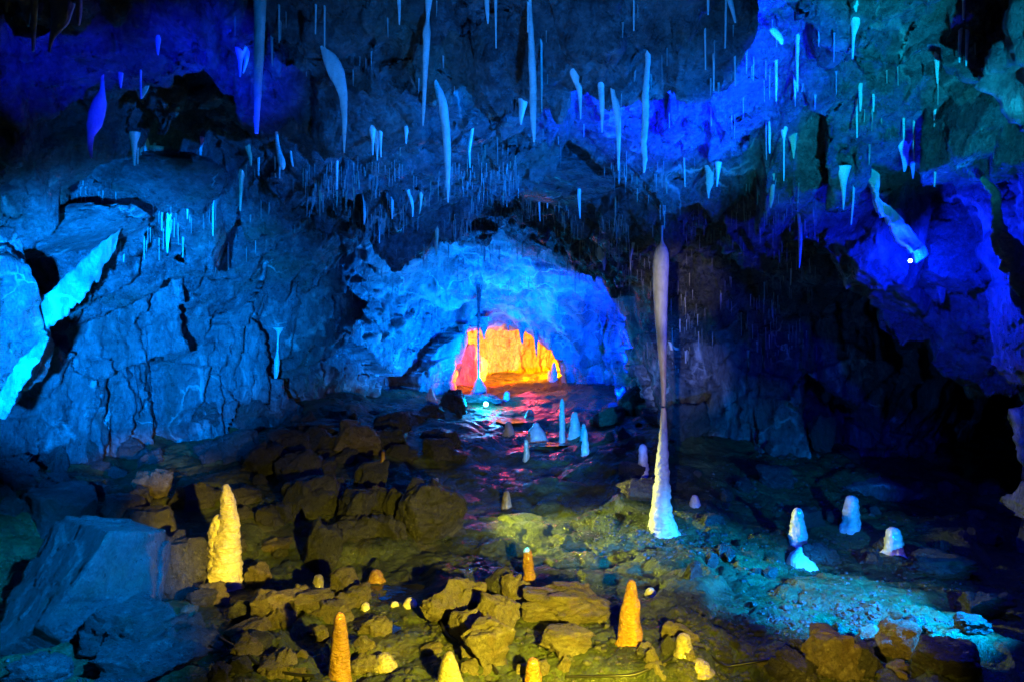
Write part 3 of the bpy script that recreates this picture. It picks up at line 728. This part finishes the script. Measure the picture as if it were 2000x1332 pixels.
R(1610,1105,80,40,'dark triangular slab with black shadow among the pale stalagmites',150,sub=5,tilt=(0,18))

# random rubble: (region px box, count, size px)
def in_view(px, py): return 0 <= px <= 2000 and 0 <= py <= 1332
def rubble(n, box, size, label, group, seed, mats=('rock',)):
    r_ = random.Random(seed)
    for i in range(n):
        px = r_.uniform(box[0], box[2]); py = r_.uniform(box[1], box[3])
        s = size[0] * (size[1] / size[0]) ** r_.random() * (.45 + .55 * (py - 700) / 600)
        R(px, py, s * r_.uniform(.8, 1.6), s * r_.uniform(.4, .85), label, 200 + r_.randrange(14), r_.choice(mats), yaw=r_.uniform(-30, 30), tilt=(r_.uniform(-20, 20), r_.uniform(-25, 25)), group=group, sink=.8)
rubble(46, (380, 800, 900, 900), (26, 130), 'loose dark stone on the rubble slope under the left wall', 'stones of the left rubble slope', 1)
rubble(34, (440, 900, 800, 1060), (26, 130), 'loose stone on the lower rubble slope left of the stream', 'stones of the lower left slope', 2)
rubble(25, (0, 890, 420, 1000), (40, 110), 'dark stone at the foot of the near left wall', 'stones at the near left wall', 3)
rubble(30, (330, 1060, 560, 1332), (30, 80), 'small stone around the tall yellow stalagmite', 'stones round the tall yellow stalagmite', 4, ('rock', 'rock_tan'))
rubble(40, (560, 1150, 1150, 1332), (22, 60), 'small tan stone on the yellow lit foreground', 'stones of the yellow lit foreground', 5, ('rock_tan',))
rubble(30, (1250, 1230, 1900, 1332), (20, 60), 'small stone along the bottom right edge', 'stones along the bottom right edge', 6, ('rock_tan', 'rock'))
rubble(35, (1340, 860, 1960, 1130), (20, 60), 'blue lit stone on the right floor', 'stones of the right floor', 8, ('rock',))
rubble(20, (1180, 790, 1330, 900), (25, 60), 'dark stone behind the column', 'stones behind the column', 9, ('rock',))

# gravel nobody would count
def gravel():
    r_ = np.random.RandomState(5); V = []; Fc = []
    bm = bmesh.new(); bmesh.ops.create_icosphere(bm, subdivisions=1, radius=1); base = np.array([v.co[:] for v in bm.verts]); fa = [[v.index for v in f_.verts] for f_ in bm.faces]; bm.free()
    boxes = [(1320,1180,1720,1332,900),(1150,1000,1420,1090,500),(600,1180,1250,1332,500),(1450,1000,1900,1250,700),(400,1100,700,1332,300),(0,1150,450,1332,250),(1380,880,1700,1000,350)]
    for (a, b, c, d_, n) in boxes:
        for i in range(n):
            px, py = r_.uniform(a, c), r_.uniform(b, d_)
            h = ray(px, py, [GROUND])
            if not h: continue
            s = .004 + .016 * r_.rand() ** 2.5
            P = base * (1 + .25 * r_.normal(size=(len(base), 1))) * s * np.array([1.2, 1, .7]) + np.array(h[0]) + np.array([0, 0, s * .05])
            k = len(V); V.extend(P.tolist()); Fc.extend([[q + k for q in f_] for f_ in fa])
    o = link('gravel', raw_mesh('gravel', V, Fc, True), M['rock']); tag(o, 'loose gravel and grit scattered over the cave floor', None, None, 'stuff')
gravel()

# hanging rock masses of roof and walls
def hang(px, py, Y, w, h, dep, label, seed, mat='ceiling', tilt=(0, 0), yaw=0, name='hanging_rock', sub=6):
    o = bpy.data.objects.new(name, rock_mesh(seed, mat, sub, .08)); COL.objects.link(o)
    o.location = W(px, py, Y); o.scale = (w / F_PX * Y / 2, dep / 2, h / F_PX * Y / 2)
    o.rotation_euler = (math.radians(tilt[0]), math.radians(tilt[1]), math.radians(yaw))
    return tag(o, label, 'hanging rock')
hang(20,230,4.4,360,330,1.1,'big black block hanging at the left edge of the roof',301,tilt=(0,-35))
hang(640,215,5.2,170,235,.7,'dark blue hanging slab with a rounded top under the roof',302,tilt=(-12,0))
hang(330,345,5.6,220,130,.8,'hanging lump of rock left of the archway',303,tilt=(0,10))
hang(800,120,4.7,260,150,.9,'rounded dark blue roof block at the top centre',304,tilt=(0,8))
hang(880,225,5.3,330,160,.8,'flat fronted roof block behind the curved stalactite',305,tilt=(0,-6))
hang(1150,330,6.0,340,130,.9,'jagged dark rock lip above the right of the arch',306)
hang(760,375,7.6,330,90,.9,'dark rock lip above the left of the arch',307)
hang(1640,345,5.1,130,140,.6,'shaggy grey rock hanging left of the bright flowstone strip',308,tilt=(0,15))
hang(-60,610,4.4,330,330,1.3,'blue lit rock shoulder at the left edge',309,'wall',tilt=(0,-30))
hang(1590,430,6.0,160,130,.6,'ragged dark rock hanging right of the lone stalactite',310)
hang(1870,470,4.9,170,200,.6,'veined rock face right of the blue drapery',311,tilt=(0,25))
hang(1940,180,4.1,220,360,.9,'dark smooth rock face at the upper right edge',312,tilt=(0,10))
hang(2010,640,4.1,110,190,.6,'grey green rock bulge at the right edge',313,'wall')
hang(130,455,5.2,330,70,.7,'ledge of layered rock above the left cyan curtain',314,'wall',tilt=(0,-14))

# ------------------------------------------------------------------ the column
col_o = W(1293, 1030, 5.65)
colu = empty('column', (col_o[0], col_o[1], col_o[2]))
tag(colu, 'tall pale column from ceiling to floor, club shaped above and pinched at the waist', 'column')
YC = 5.65
a = loft([(1293,440,3),(1293,462,1.8),(1293,474,2.5),(1293,482,9),(1292,495,14),(1291,515,15.6),(1290,560,14.6),(1291,620,12),(1293,680,9),(1295,720,6.6),(1296,760,5),(1296,794,3.6)], YC, 'hanging_shaft', M['column'], colu, 28, 1, .025, 901, 1.6)
b = loft([(1296,795,4.4),(1296,812,6),(1296,830,6.5),(1295,860,9),(1294,900,12),(1293,940,15),(1292,975,18.5),(1292,998,20),(1292,1012,23),(1293,1022,26),(1294,1032,30),(1294,1048,38)], YC, 'standing_shaft', M['column'], colu, 40, 1, .10, 902, 1.6, freq=1.4)
for q in (a, b):
    for v in q.data.vertices: v.co = v.co + q.location
    q.location = (0, 0, 0)
# scale stain coordinates: object z over the column's height runs 0..~2.35 m, the material wants 0..~2.3
zt = (1030 - 462) / F_PX * YC
tmap = [n for n in M['column'].node_tree.nodes if n.type == 'SEPXYZ'][0]
mm = M['column'].node_tree.nodes.new('ShaderNodeMapping'); mm.inputs['Scale'].default_value = (1, 1, 1 / (zt * .66))
M['column'].node_tree.links.new(M['column'].node_tree.nodes['Texture Coordinate'].outputs['Object'], mm.inputs[0])
M['column'].node_tree.links.new(mm.outputs[0], tmap.inputs[0])

# ------------------------------------------------------------------ stalagmites
def stalagmite(px, pyb, pyt, rb, rt, label, mat='calcite_wet', lean=0, foot=1.3, rough=.13, shape=None, Yd=None, name='stalagmite', group=None):
    nseed[0] += 1
    h = ray(px, min(pyb, 1328), [GROUND]); Y = Yd or (h[0].y if h else 5)
    if pyb > 1328: Y *= 1 - (pyb - 1328) * .0006
    H = pyb - pyt
    if shape is None:
        shape = [(px + lean, pyt, rt * .15), (px + lean, pyt + .018 * H, rt * .5), (px + lean, pyt + .05 * H, rt * .76), (px + lean * .9, pyt + .10 * H, rt * .93), (px + lean * .8, pyt + .18 * H, rt * 1.04), (px + lean * .6, pyt + .42 * H, rt + (rb - rt) * .5), (px + lean * .2, pyt + .75 * H, rt + (rb - rt) * .85), (px, pyb - .06 * H, rb), (px, pyb + .03 * H, rb * (1 + (foot - 1) * .4)), (px, pyb + .16 * H + 3, rb * foot)]
    o = loft(shape, Y, name, M[mat], None, 26, 1, rough, nseed[0], 1.5)
    return tag(o, label, 'stalagmite', group)
G = stalagmite
root = empty('stalagmite', floor_hit(437, 1138)); tag(root, 'tall knobbly yellow stalagmite with a shoulder, left of the stream', 'stalagmite')
Yt = depth(437, 1138, [GROUND])
for nm, sh in (('main_shaft', [(440,944,4),(441,950,8),(443,966,11),(446,990,14),(448,1015,18),(445,1045,23),(441,1080,28),(438,1115,31),(437,1150,34)]), ('shoulder', [(428,1004,4),(426,1012,11),(424,1035,16),(424,1070,19),(425,1105,21),(428,1150,23)])):
    q = loft(sh, Yt, nm, M['calcite_cream'], root, 32, 1, .17, 40 + len(nm), 1.5, freq=1.8)
G(664,1340,1193,23,12,'smooth orange stalagmite at the bottom edge left of centre',lean=0,foot=1.15,rough=.05)
G(1230,1256,1130,24,11,'glossy orange stalagmite with a flowstone foot right of centre',lean=4,foot=1.7,rough=.09)
G(1034,1138,1068,12,8,'small leaning amber stalagmite perched on a rock',lean=-4,foot=1.6)
G(1041,1345,1282,17,12,'orange stalagmite cut by the bottom edge in the centre',foot=1.2)
G(877,1328,1270,24,10,'pale cone stalagmite at the bottom edge', 'calcite_dull',foot=1.4,rough=.05)
G(1335,1270,1234,17,11,'pale egg shaped stalagmite stump right of the glossy orange one','calcite_dull')
G(1365,1306,1284,22,12,'low glinting dome below the egg shaped stump','calcite_dull')
G(1271,1162,1146,11,7,'tiny yellow knob behind the glossy orange stalagmite','calcite_cream')
G(622,1145,1120,11,8,'flat topped yellow stub near the triangular stone','calcite_dull')
G(648,1135,1122,6,3,'tiny pointed stub behind the flat topped one','calcite_dull')
G(735,1134,1110,17,9,'yellow dome at the edge of the blue puddle')
G(714,1188,1175,9,6,'small bright knob in the shallow water, leftmost of three','calcite_cream')
G(771,1180,1173,8,5,'flattest bright knob in the shallow water, middle of three','calcite_cream')
G(801,1181,1165,14,7,'largest bright knob in the shallow water, rightmost of three','calcite_cream')
G(750,1296,1272,22,10,'low pale mound stalagmite left of the pale cone','calcite_dull')
G(989,988,957,10,6,'small cream stalagmite alone on the mud bank','calcite_dull')
G(817,950,926,7,4.5,'grey stalagmite behind the large dark boulder, taller of two','calcite_tan')
G(853,948,932,5,3.5,'grey stalagmite behind the large dark boulder, shorter of two','calcite_tan')
G(327,955,938,8,5,'small round knob on the amber flowstone rock','calcite_cream')
G(186,1074,1053,14,8,'small white knob on the tip of the huge corner slab','calcite',Yd=4.1)
G(748,905,879,5,3,'thin yellow stalagmite on the rubble slope')
G(1098,864,777,6,4.5,'tall thin cyan stalagmite by the back pool','calcite')
G(1123,854,803,13,6,'cyan cone stalagmite right of the tall thin one','calcite')
G(1140,858,826,7,4,'small cyan stalagmite touching the cone','calcite')
G(1143,886,836,8,4,'slim ochre stalagmite in front of the cyan cone','calcite')
G(1028,897,857,6,4.5,'green tinged slim stalagmite in front of the back pool','calcite_tan')
G(1047,858,824,20,6,'wide grey cone stalagmite on the pool edge','calcite')
G(993,848,822,12,5,'dark little cone at the left of the back pool','calcite')
G(1035,812,798,9,4,'low stub at the far side of the back pool','calcite')
G(841,792,757,14,4,'pale blue cone stalagmite on the rubble crest','calcite')
G(935,770,728,16,2,'broad calcite cone beneath the thin pillar before the grotto','calcite',foot=1.6)
G(1082,742,707,8,3,'glowing white stalagmite at the right side of the grotto mouth','calcite',foot=1.6)
G(1073,742,722,4,2.5,'small stalagmite left of the glowing white one','calcite')
G(990,778,763,7,4,'small stub in front of the grotto','calcite')
G(1256,930,866,11,8,'blue stalagmite left of the column','calcite')
G(1334,862,828,9,4,'white stalagmite on the boulder behind the column','calcite',Yd=8.0)
G(1312,815,783,12,4,'grey cone stalagmite on top of the boulder behind the column','calcite_tan')
G(1558,1064,990,17,10,'pale blue stalagmite on the right floor, leftmost of three','calcite',rough=.17,foot=1.6)
G(1663,1026,966,16,11,'pale blue stalagmite on the right floor, farthest of three','calcite',rough=.17,foot=1.6)
G(1745,1080,1028,17,13,'lumpy blue stalagmite on the right floor, rightmost of three','calcite',rough=.17,foot=1.6)
G(1563,1100,1066,28,7,'squat pale stump in front of the leftmost pale blue stalagmite','calcite',rough=.1)
G(1357,984,965,10,6,'tiny blue stump right of the column foot','calcite')
S([(936,560,5),(935,600,3),(934,660,2),(934,700,1.8),(935,740,2.4)], 'thin dark pillar standing in front of the orange grotto', 11.6, 'rock', name='thin_pillar', cat='pillar', rough=.12)

for i, (a_, b_, c_, r0, lab) in enumerate([(1047,650,697,9,'jagged spike of the grotto lip, second from the right'),(1019,640,672,12,'broad blunt spike of the grotto lip'),(1077,655,690,6,'thin spike at the right end of the grotto lip'),(945,640,664,11,'stubby spike of the grotto lip left of its peak'),(905,655,680,8,'small spike at the left end of the grotto lip'),(992,632,648,6,'tiny spike right of the peak of the grotto lip'),(1062,650,672,4,'hair thin spike in the right gap of the grotto lip')]):
    S([(a_,b_,r0*.6),(a_,b_+.5*(c_-b_),r0*.3),(a_+1,c_,r0*.08)], lab, 12.6, 'dome', rough=.18, up=.2)
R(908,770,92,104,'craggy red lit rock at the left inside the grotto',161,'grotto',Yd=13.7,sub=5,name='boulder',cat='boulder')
hang(1745,440,5.25,270,300,.9,'rock face behind the small blue lamp',315,'wall',tilt=(0,20))
# ------------------------------------------------------------------ soda straws
def straw_mesh(seed, sides=7, rings=9):
    r_ = random.Random(seed); V = []; Fc = []
    bx_, by_ = r_.uniform(-.6, .6), r_.uniform(-.6, .6)
    for i in range(rings):
        t = i / (rings - 1); rad = (1.5 - 2.0 * t if t < .15 else 1.2 - .6 * t) * (1 + r_.uniform(-.12, .12))
        for k in range(sides):
            a_ = 2 * math.pi * k / sides
            V.append((math.cos(a_) * rad + bx_ * t * t, math.sin(a_) * rad + by_ * t * t, -t))
    for i in range(rings - 1):
        for k in range(sides):
            k2 = (k + 1) % sides; Fc.append((i * sides + k, (i + 1) * sides + k, (i + 1) * sides + k2, i * sides + k2))
    Fc.append(tuple((rings - 1) * sides + k for k in range(sides))[::-1])
    return V, Fc
SM = {}
for mt in ('calcite', 'calcite_tan', 'straw'):
    SM[mt] = []
    for s_ in range(4):
        me = raw_mesh('soda_straw', *straw_mesh(s_)); me.materials.append(M[mt]); SM[mt].append(me)
def clump(p):
    return float(fbm(np.array([p.x * 2.2], f32), np.array([p.y * 2.2], f32), np.array([p.z * 3], f32), 2, 303)[0])
def put_straw(px, py, lpx, rpx, label, group, r_, mats):
    for tries in range(12):
        h = ray(px, py)
        if h and h[0].y < 12.5 and clump(h[0]) > .08: break
        px += r_.uniform(-60, 60); py += r_.uniform(-25, 25)
    if not h or h[0].y > 12.5: return False
    Y = h[0].y - .01; n = h[1]
    o = bpy.data.objects.new('soda_straw', r_.choice(SM[r_.choice(mats)])); COL.objects.link(o)
    rad = rpx / F_PX * Y
    o.location = (h[0].x, Y, h[0].z + .03); o.scale = (rad, rad, lpx / F_PX * Y + .03); o.rotation_euler = (0, 0, r_.uniform(0, 6.3))
    tag(o, label, 'soda straw', group); return True
r_ = random.Random(12)
def straws(n, box, ln, rad, label, group, mats=('calcite',)):
    for i in range(n):
        put_straw(r_.uniform(box[0], box[2]), r_.uniform(box[1], box[3]), ln[0] * (ln[1] / ln[0]) ** r_.random() * r_.choice((.5, .8, 1, 1.15)), r_.uniform(*rad) * r_.choice((.65, .8, 1, 1.3)), label, group, r_, mats)
straws(26, (1290, 60, 1560, 250), (18, 70), (1.0, 1.7), 'thin lilac soda straw hanging in the glowing blue ceiling patch', 'straws of the blue ceiling patch')
straws(14, (1560, 20, 1860, 260), (15, 60), (1.2, 2.0), 'cyan soda straw on the green lit ceiling at the right', 'straws of the green ceiling')
straws(12, (920, 10, 1250, 240), (15, 50), (1.2, 2.0), 'blue soda straw on the top centre ceiling', 'straws of the top centre ceiling')
straws(16, (520, 10, 800, 130), (15, 50), (1.2, 2.0), 'violet soda straw on the ceiling right of the longest stalactite', 'straws right of the longest stalactite')
straws(30, (640, 330, 900, 400), (12, 42), (.7, 1.3), 'dim soda straw over the left half of the arch', 'straws over the left half of the arch', ('straw', 'calcite_tan'))
straws(40, (900, 280, 1260, 420), (14, 50), (.8, 1.4), 'dim soda straw over the right half of the arch', 'straws over the right half of the arch', ('straw', 'calcite_tan'))
straws(34, (1100, 340, 1560, 520), (14, 48), (.8, 1.4), 'dim soda straw on the dark ceiling round the column top', 'straws round the column top', ('straw', 'calcite_tan'))
straws(24, (180, 420, 420, 480), (14, 45), (.9, 1.6), 'cyan soda straw in the fringe on the left wall', 'straws in the left wall fringe')
straws(24, (1310, 540, 1520, 700), (14, 45), (.8, 1.4), 'blue soda straw on the right wall behind the column', 'straws on the right wall')
straws(16, (440, 350, 640, 440), (14, 50), (.9, 1.5), 'soda straw on the ragged rim left of the arch', 'straws left of the arch', ('straw', 'calcite_tan'))
# the uncounted rest
V = []; Fc = []
def bulk(n, box, ln, rad):
    for i in range(n):
        px, py = r_.uniform(box[0], box[2]), r_.uniform(box[1], box[3])
        h = ray(px, py)
        if not h or h[0].y > 12.6 or clump(h[0]) < .0: continue
        Y = h[0].y - .01; rd = r_.uniform(*rad) / F_PX * Y; L = ln[0] * (ln[1] / ln[0]) ** r_.random() / F_PX * Y
        v, q = straw_mesh(r_.randrange(50), 5, 5); k = len(V)
        V.extend([(h[0].x + a_ * rd, Y + b_ * rd, h[0].z + .02 + c_ * (L + .02)) for a_, b_, c_ in v]); Fc.extend([[j + k for j in e] for e in q])
bulk(800, (600, 320, 1300, 450), (7, 34), (.45, .95)); bulk(380, (700, 430, 1230, 560), (8, 32), (.5, 1.0)); bulk(480, (1200, 360, 1600, 720), (8, 32), (.5, 1.0)); bulk(120, (150, 330, 640, 480), (8, 26), (.5, 1.0))
bulk(90, (660, 560, 880, 640), (8, 26), (.6, 1.0))
o = link('soda_straws', raw_mesh('soda_straws', V, Fc), M['straw']); tag(o, 'fine fringe of countless short soda straws over ceiling and walls', None, None, 'stuff')

# ------------------------------------------------------------------ lamps that show, and cables
def lamp_fixture(px, py, Y, r, aim, label, mat, standing=False):
    loc = Vector(W(px, py, Y)); t = empty('floodlight', loc); tag(t, label, 'lamp')
    d = (Vector(aim) - loc).normalized(); rot = d.to_track_quat('Z', 'Y')
    def lathe(prof, n=20):
        v = []; fc = []
        for (rr, z_) in prof: v += [(rr * math.cos(2 * math.pi * k / n), rr * math.sin(2 * math.pi * k / n), z_) for k in range(n)]
        for i in range(len(prof) - 1):
            for k in range(n): fc.append((i * n + k, i * n + (k + 1) % n, (i + 1) * n + (k + 1) % n, (i + 1) * n + k))
        fc.append(tuple(range(n))[::-1]); fc.append(tuple((len(prof) - 1) * n + k for k in range(n)))
        return v, fc
    h = link('housing', raw_mesh('housing', *lathe([(r * .5, -r * 2.2), (r * .9, -r * 1.9), (r * 1.05, -r * .4), (r * 1.25, -r * .2), (r * 1.25, -.004)])), M['housing'], t)
    l = link('lens', raw_mesh('lens', *lathe([(r * 1.1, -.003), (r * 1.05, r * .2), (r * .7, r * .4), (r * .2, r * .5)])), M[mat], t)
    for q in (h, l): q.rotation_mode = 'QUATERNION'; q.rotation_quaternion = rot
    return t, loc, d
lamp_fixture(1778, 510, 4.5, .011, (.5, 0, 1.3), 'small blue lamp shining out below the cyan flowstone strip', 'led_blue')
R(938,786,90,16,'pale flowstone mound behind the floor lamp',163,'dome',sub=5,name='flowstone_mound',cat='flowstone')
lamp_fixture(949, 789, 11.0, .035, (-.5, 8.5, 1.6), 'small cyan lamp on the floor before the orange grotto', 'led_cyan')

def cable(pts, r, label):
    P = []
    for (px, py) in pts:
        h = ray(px, py, [GROUND]); 
        if h: P.append((h[0].x, h[0].y, h[0].z + .012))
    P2, _ = spline([p for p in P], 40)
    # lift the cable onto the ground between its measured points
    P2 = np.array([(a_, b_, max(c_, ground_z(a_, b_) + r * .8)) for a_, b_, c_ in P2])
    k = np.ones(5) / 5
    for j in range(3): P2[:, j] = np.convolve(np.pad(P2[:, j], 2, mode='edge'), k, 'valid')
    n = len(P2); tg = np.gradient(P2, axis=0); tg /= np.linalg.norm(tg, axis=1)[:, None]
    up = np.array([0, 0, 1.0]); s = np.cross(tg, up); s /= np.linalg.norm(s, axis=1)[:, None]; u = np.cross(s, tg)
    V = []; Fc = []
    for i in range(n):
        for q in range(8):
            a_ = 2 * math.pi * q / 8; V.append(tuple(P2[i] + r * (math.cos(a_) * s[i] + math.sin(a_) * u[i])))
    for i in range(n - 1):
        for q in range(8): Fc.append((i * 8 + q, i * 8 + (q + 1) % 8, (i + 1) * 8 + (q + 1) % 8, (i + 1) * 8 + q))
    o = link('cable', raw_mesh('cable', V, Fc), M['rubber']); return tag(o, label, 'cable')
cable([(270,1182),(320,1206),(380,1222),(430,1250),(480,1280),(510,1308),(560,1320),(630,1325)], .008, 'black cable looping from the corner slab to the orange stalagmite')
cable([(858,1200),(868,1235),(885,1252),(920,1268),(948,1290),(965,1310),(975,1326)], .009, 'black cable running down through the foreground rock cluster')
cable([(1100,1326),(1250,1322),(1400,1308),(1500,1292),(1580,1272)], .007, 'black cable along the bottom edge right of centre')
cable([(655,1055),(690,1042),(720,1024),(742,1012)], .009, 'short black cable left of the large dark boulder')

# ------------------------------------------------------------------ light
def spot(loc, aim, col, watts, angle, blend=.6, size=.03):
    l = bpy.data.lights.new('spot', 'SPOT'); l.color = col; l.energy = watts; l.spot_size = math.radians(angle); l.spot_blend = blend; l.shadow_soft_size = size
    o = bpy.data.objects.new('spot_light', l); COL.objects.link(o); o.location = loc
    o.rotation_euler = (Vector(aim) - Vector(loc)).to_track_quat('-Z', 'Y').to_euler(); return o
def point(loc, col, watts, size=.04):
    l = bpy.data.lights.new('point', 'POINT'); l.color = col; l.energy = watts; l.shadow_soft_size = size
    o = bpy.data.objects.new('point_light', l); COL.objects.link(o); o.location = loc; return o

# warm lamp by the path, low and a little right of the camera: foreground
spot((.55, 1.5, .93), (-.05, 3.6, -.40), (1, .78, .04), 1400, 72, 1.0)
spot((.5, 1.5, .93), (-1.9, 4.6, .35), (1, .68, .05), 1500, 15, .9)  # extra narrow spot, added to brighten the tall yellow stalagmite
spot((.6, 1.5, .93), (1.75, 3.5, .05), (1, .68, .05), 330, 24, 1.0)  # extra spot, added to reach the boulders at the bottom right
# added yellow spot behind the large boulder, to brighten the mound under the column
spot((-.75, 6.45, .8), (1.15, 5.35, .1), (.75, .80, .05), 700, 58, 1.0)
# soft white lamp at the path: column and long stalactites
spot((-.3, .2, 1.5), (1.26, 5.6, 2.1), (1, .95, .84), 720, 9, 1.0)
spot((-.3, .2, 1.45), (1.27, 5.6, 1.35), (1, .95, .80), 600, 9, .8)
spot((-.3, .2, 1.4), (1.27, 5.6, .6), (1, .95, .80), 330, 9, .8)
spot((-.6, .3, 1.3), (.3, 4.5, 3.2), (.08, .34, 1), 110, 46, .9)
# blue floor lamp hidden behind the foreground rock cluster: right floor and column side
spot((.12, 4.2, .34), (3.0, 7.4, .9), (0, .14, 1), 110, 60, .8)
spot((.12, 4.3, .34), (2.0, 8.6, 1.6), (0, .13, 1), 900, 24, .9)
spot((.05, 4.3, .34), (.75, 9.2, .7), (0, .28, 1), 1500, 20, .9)  # added spot that turns the stalagmites by the back pool blue
# added blue spot out of view on the right, to brighten the right wall
spot((3.2, 3.6, 1.7), (2.5, 8.2, 1.3), (0, .16, 1), 2300, 46, .9)
# added blue spot, up and to the right, that brightens the corner slab
spot((.3, 1.6, 2.6), (-2.5, 3.5, .4), (0, .26, 1), 3600, 30, .9)
# blue flood on the left wall
spot((-1.3, 1.3, 1.45), (-3.9, 7.2, 2.0), (0, .21, 1), 14000, 36, 1.0)
spot((-2.2, 2.6, .9), (-3.3, 4.8, 2.1), (0, .50, 1), 70, 60, .9)
# blue wash grazing over the front ceiling from the right
spot((2.5, 2.6, 1.1), (-.1, 4.8, 3.3), (0, .16, 1), 3600, 56, 1.0)
spot((.5, 1.0, .4), (.05, 3.9, 3.3), (0, .20, 1), 850, 52, 1.0)  # second wash added from below, to brighten the middle of the ceiling
# deep blue lamp on the ceiling right of centre
spot((.9, 2.4, .6), W(1290, 150, 4.2), (.001, 0, 1), 9000, 32, .8)
spot((1.7, 1.7, .5), W(1430, 130, 4.2), (.001, 0, 1), 5000, 22, .8)  # added second spot, fills the blue patch where relief blocks the first
# deep blue on the upper left
spot((-1.0, 2.2, .8), W(430, 50, 3.9), (0, .01, 1), 1800, 20, .9)
spot((-1.0, 2.2, .8), W(110, 40, 3.8), (0, .01, 1), 1200, 18, .9)
# teal flood on the right ceiling
spot((1.9, 1.0, .5), W(1720, 100, 3.8), (0, .36, .70), 2600, 38, 1.0)
# low cyan lamp on the right floor
spot((3.2, 3.3, .95), (2.05, 4.4, .0), (0, .28, 1), 3200, 50, .8)
spot((2.9, 2.4, .75), (2.75, 5.8, .25), (0, .30, 1), 700, 30, .8)  # added spot to brighten the three stalagmites on the right
# the visible blue lamp
p_ = W(1790, 545, 4.45); point((p_[0], p_[1] - .03, p_[2]), (0, .012, 1), 150, .02)
# the visible cyan lamp before the grotto, lighting the dome
p_ = W(949, 786, 11.0); spot((p_[0], p_[1] - .1, p_[2] + .1), (-1.2, 11.6, 3.0), (0, .16, 1), 1300, 150, .7)
point((p_[0], p_[1], p_[2] + .10), (0, .4, 1), 80, .03)
# deep blue lamp hidden behind the boulders at the right of the back pool
spot((1.45, 9.6, .95), (.9, 12.2, 2.2), (0, .03, 1), 1400, 110, .8)
# orange lamps inside the grotto, turned to its back wall
spot((1.0, 13.9, 1.1), (-.8, 15.3, 1.6), (1, .30, .001), 2300, 150, .5, .05)
spot((.6, 13.4, 1.6), (.0, 14.2, .9), (1, .22, .0), 500, 120, .6, .05)  # added spot turned down to light the grotto floor
spot((.1, 13.0, 1.0), (-1.1, 13.7, 1.25), (1, .03, .0), 700, 120, .6, .05)

# added red spot at the grotto mouth, for glints on the wet floor
spot((.3, 13.1, 1.35), (.25, 10.2, .5), (1, .05, .12), 120, 34, 1.0)

w = bpy.data.worlds.new('World'); sc.world = w; w.use_nodes = True
bg = w.node_tree.nodes['Background']; bg.inputs[0].default_value = (.02, .09, .3, 1); bg.inputs[1].default_value = .012

cam = bpy.data.cameras.new('camera'); cam.lens = 24; cam.sensor_width = 36; cam.clip_end = 200; cam.clip_start = .02
co = bpy.data.objects.new('camera', cam); COL.objects.link(co); co.location = CAM; co.rotation_euler = (math.pi / 2, 0, 0); sc.camera = co
sc.view_settings.view_transform = 'Standard'; sc.view_settings.look = 'None'; sc.view_settings.exposure = 0; sc.view_settings.gamma = 1
sc.cycles.max_bounces = 5; sc.cycles.diffuse_bounces = 1; sc.cycles.glossy_bounces = 3; sc.cycles.sample_clamp_indirect = 4
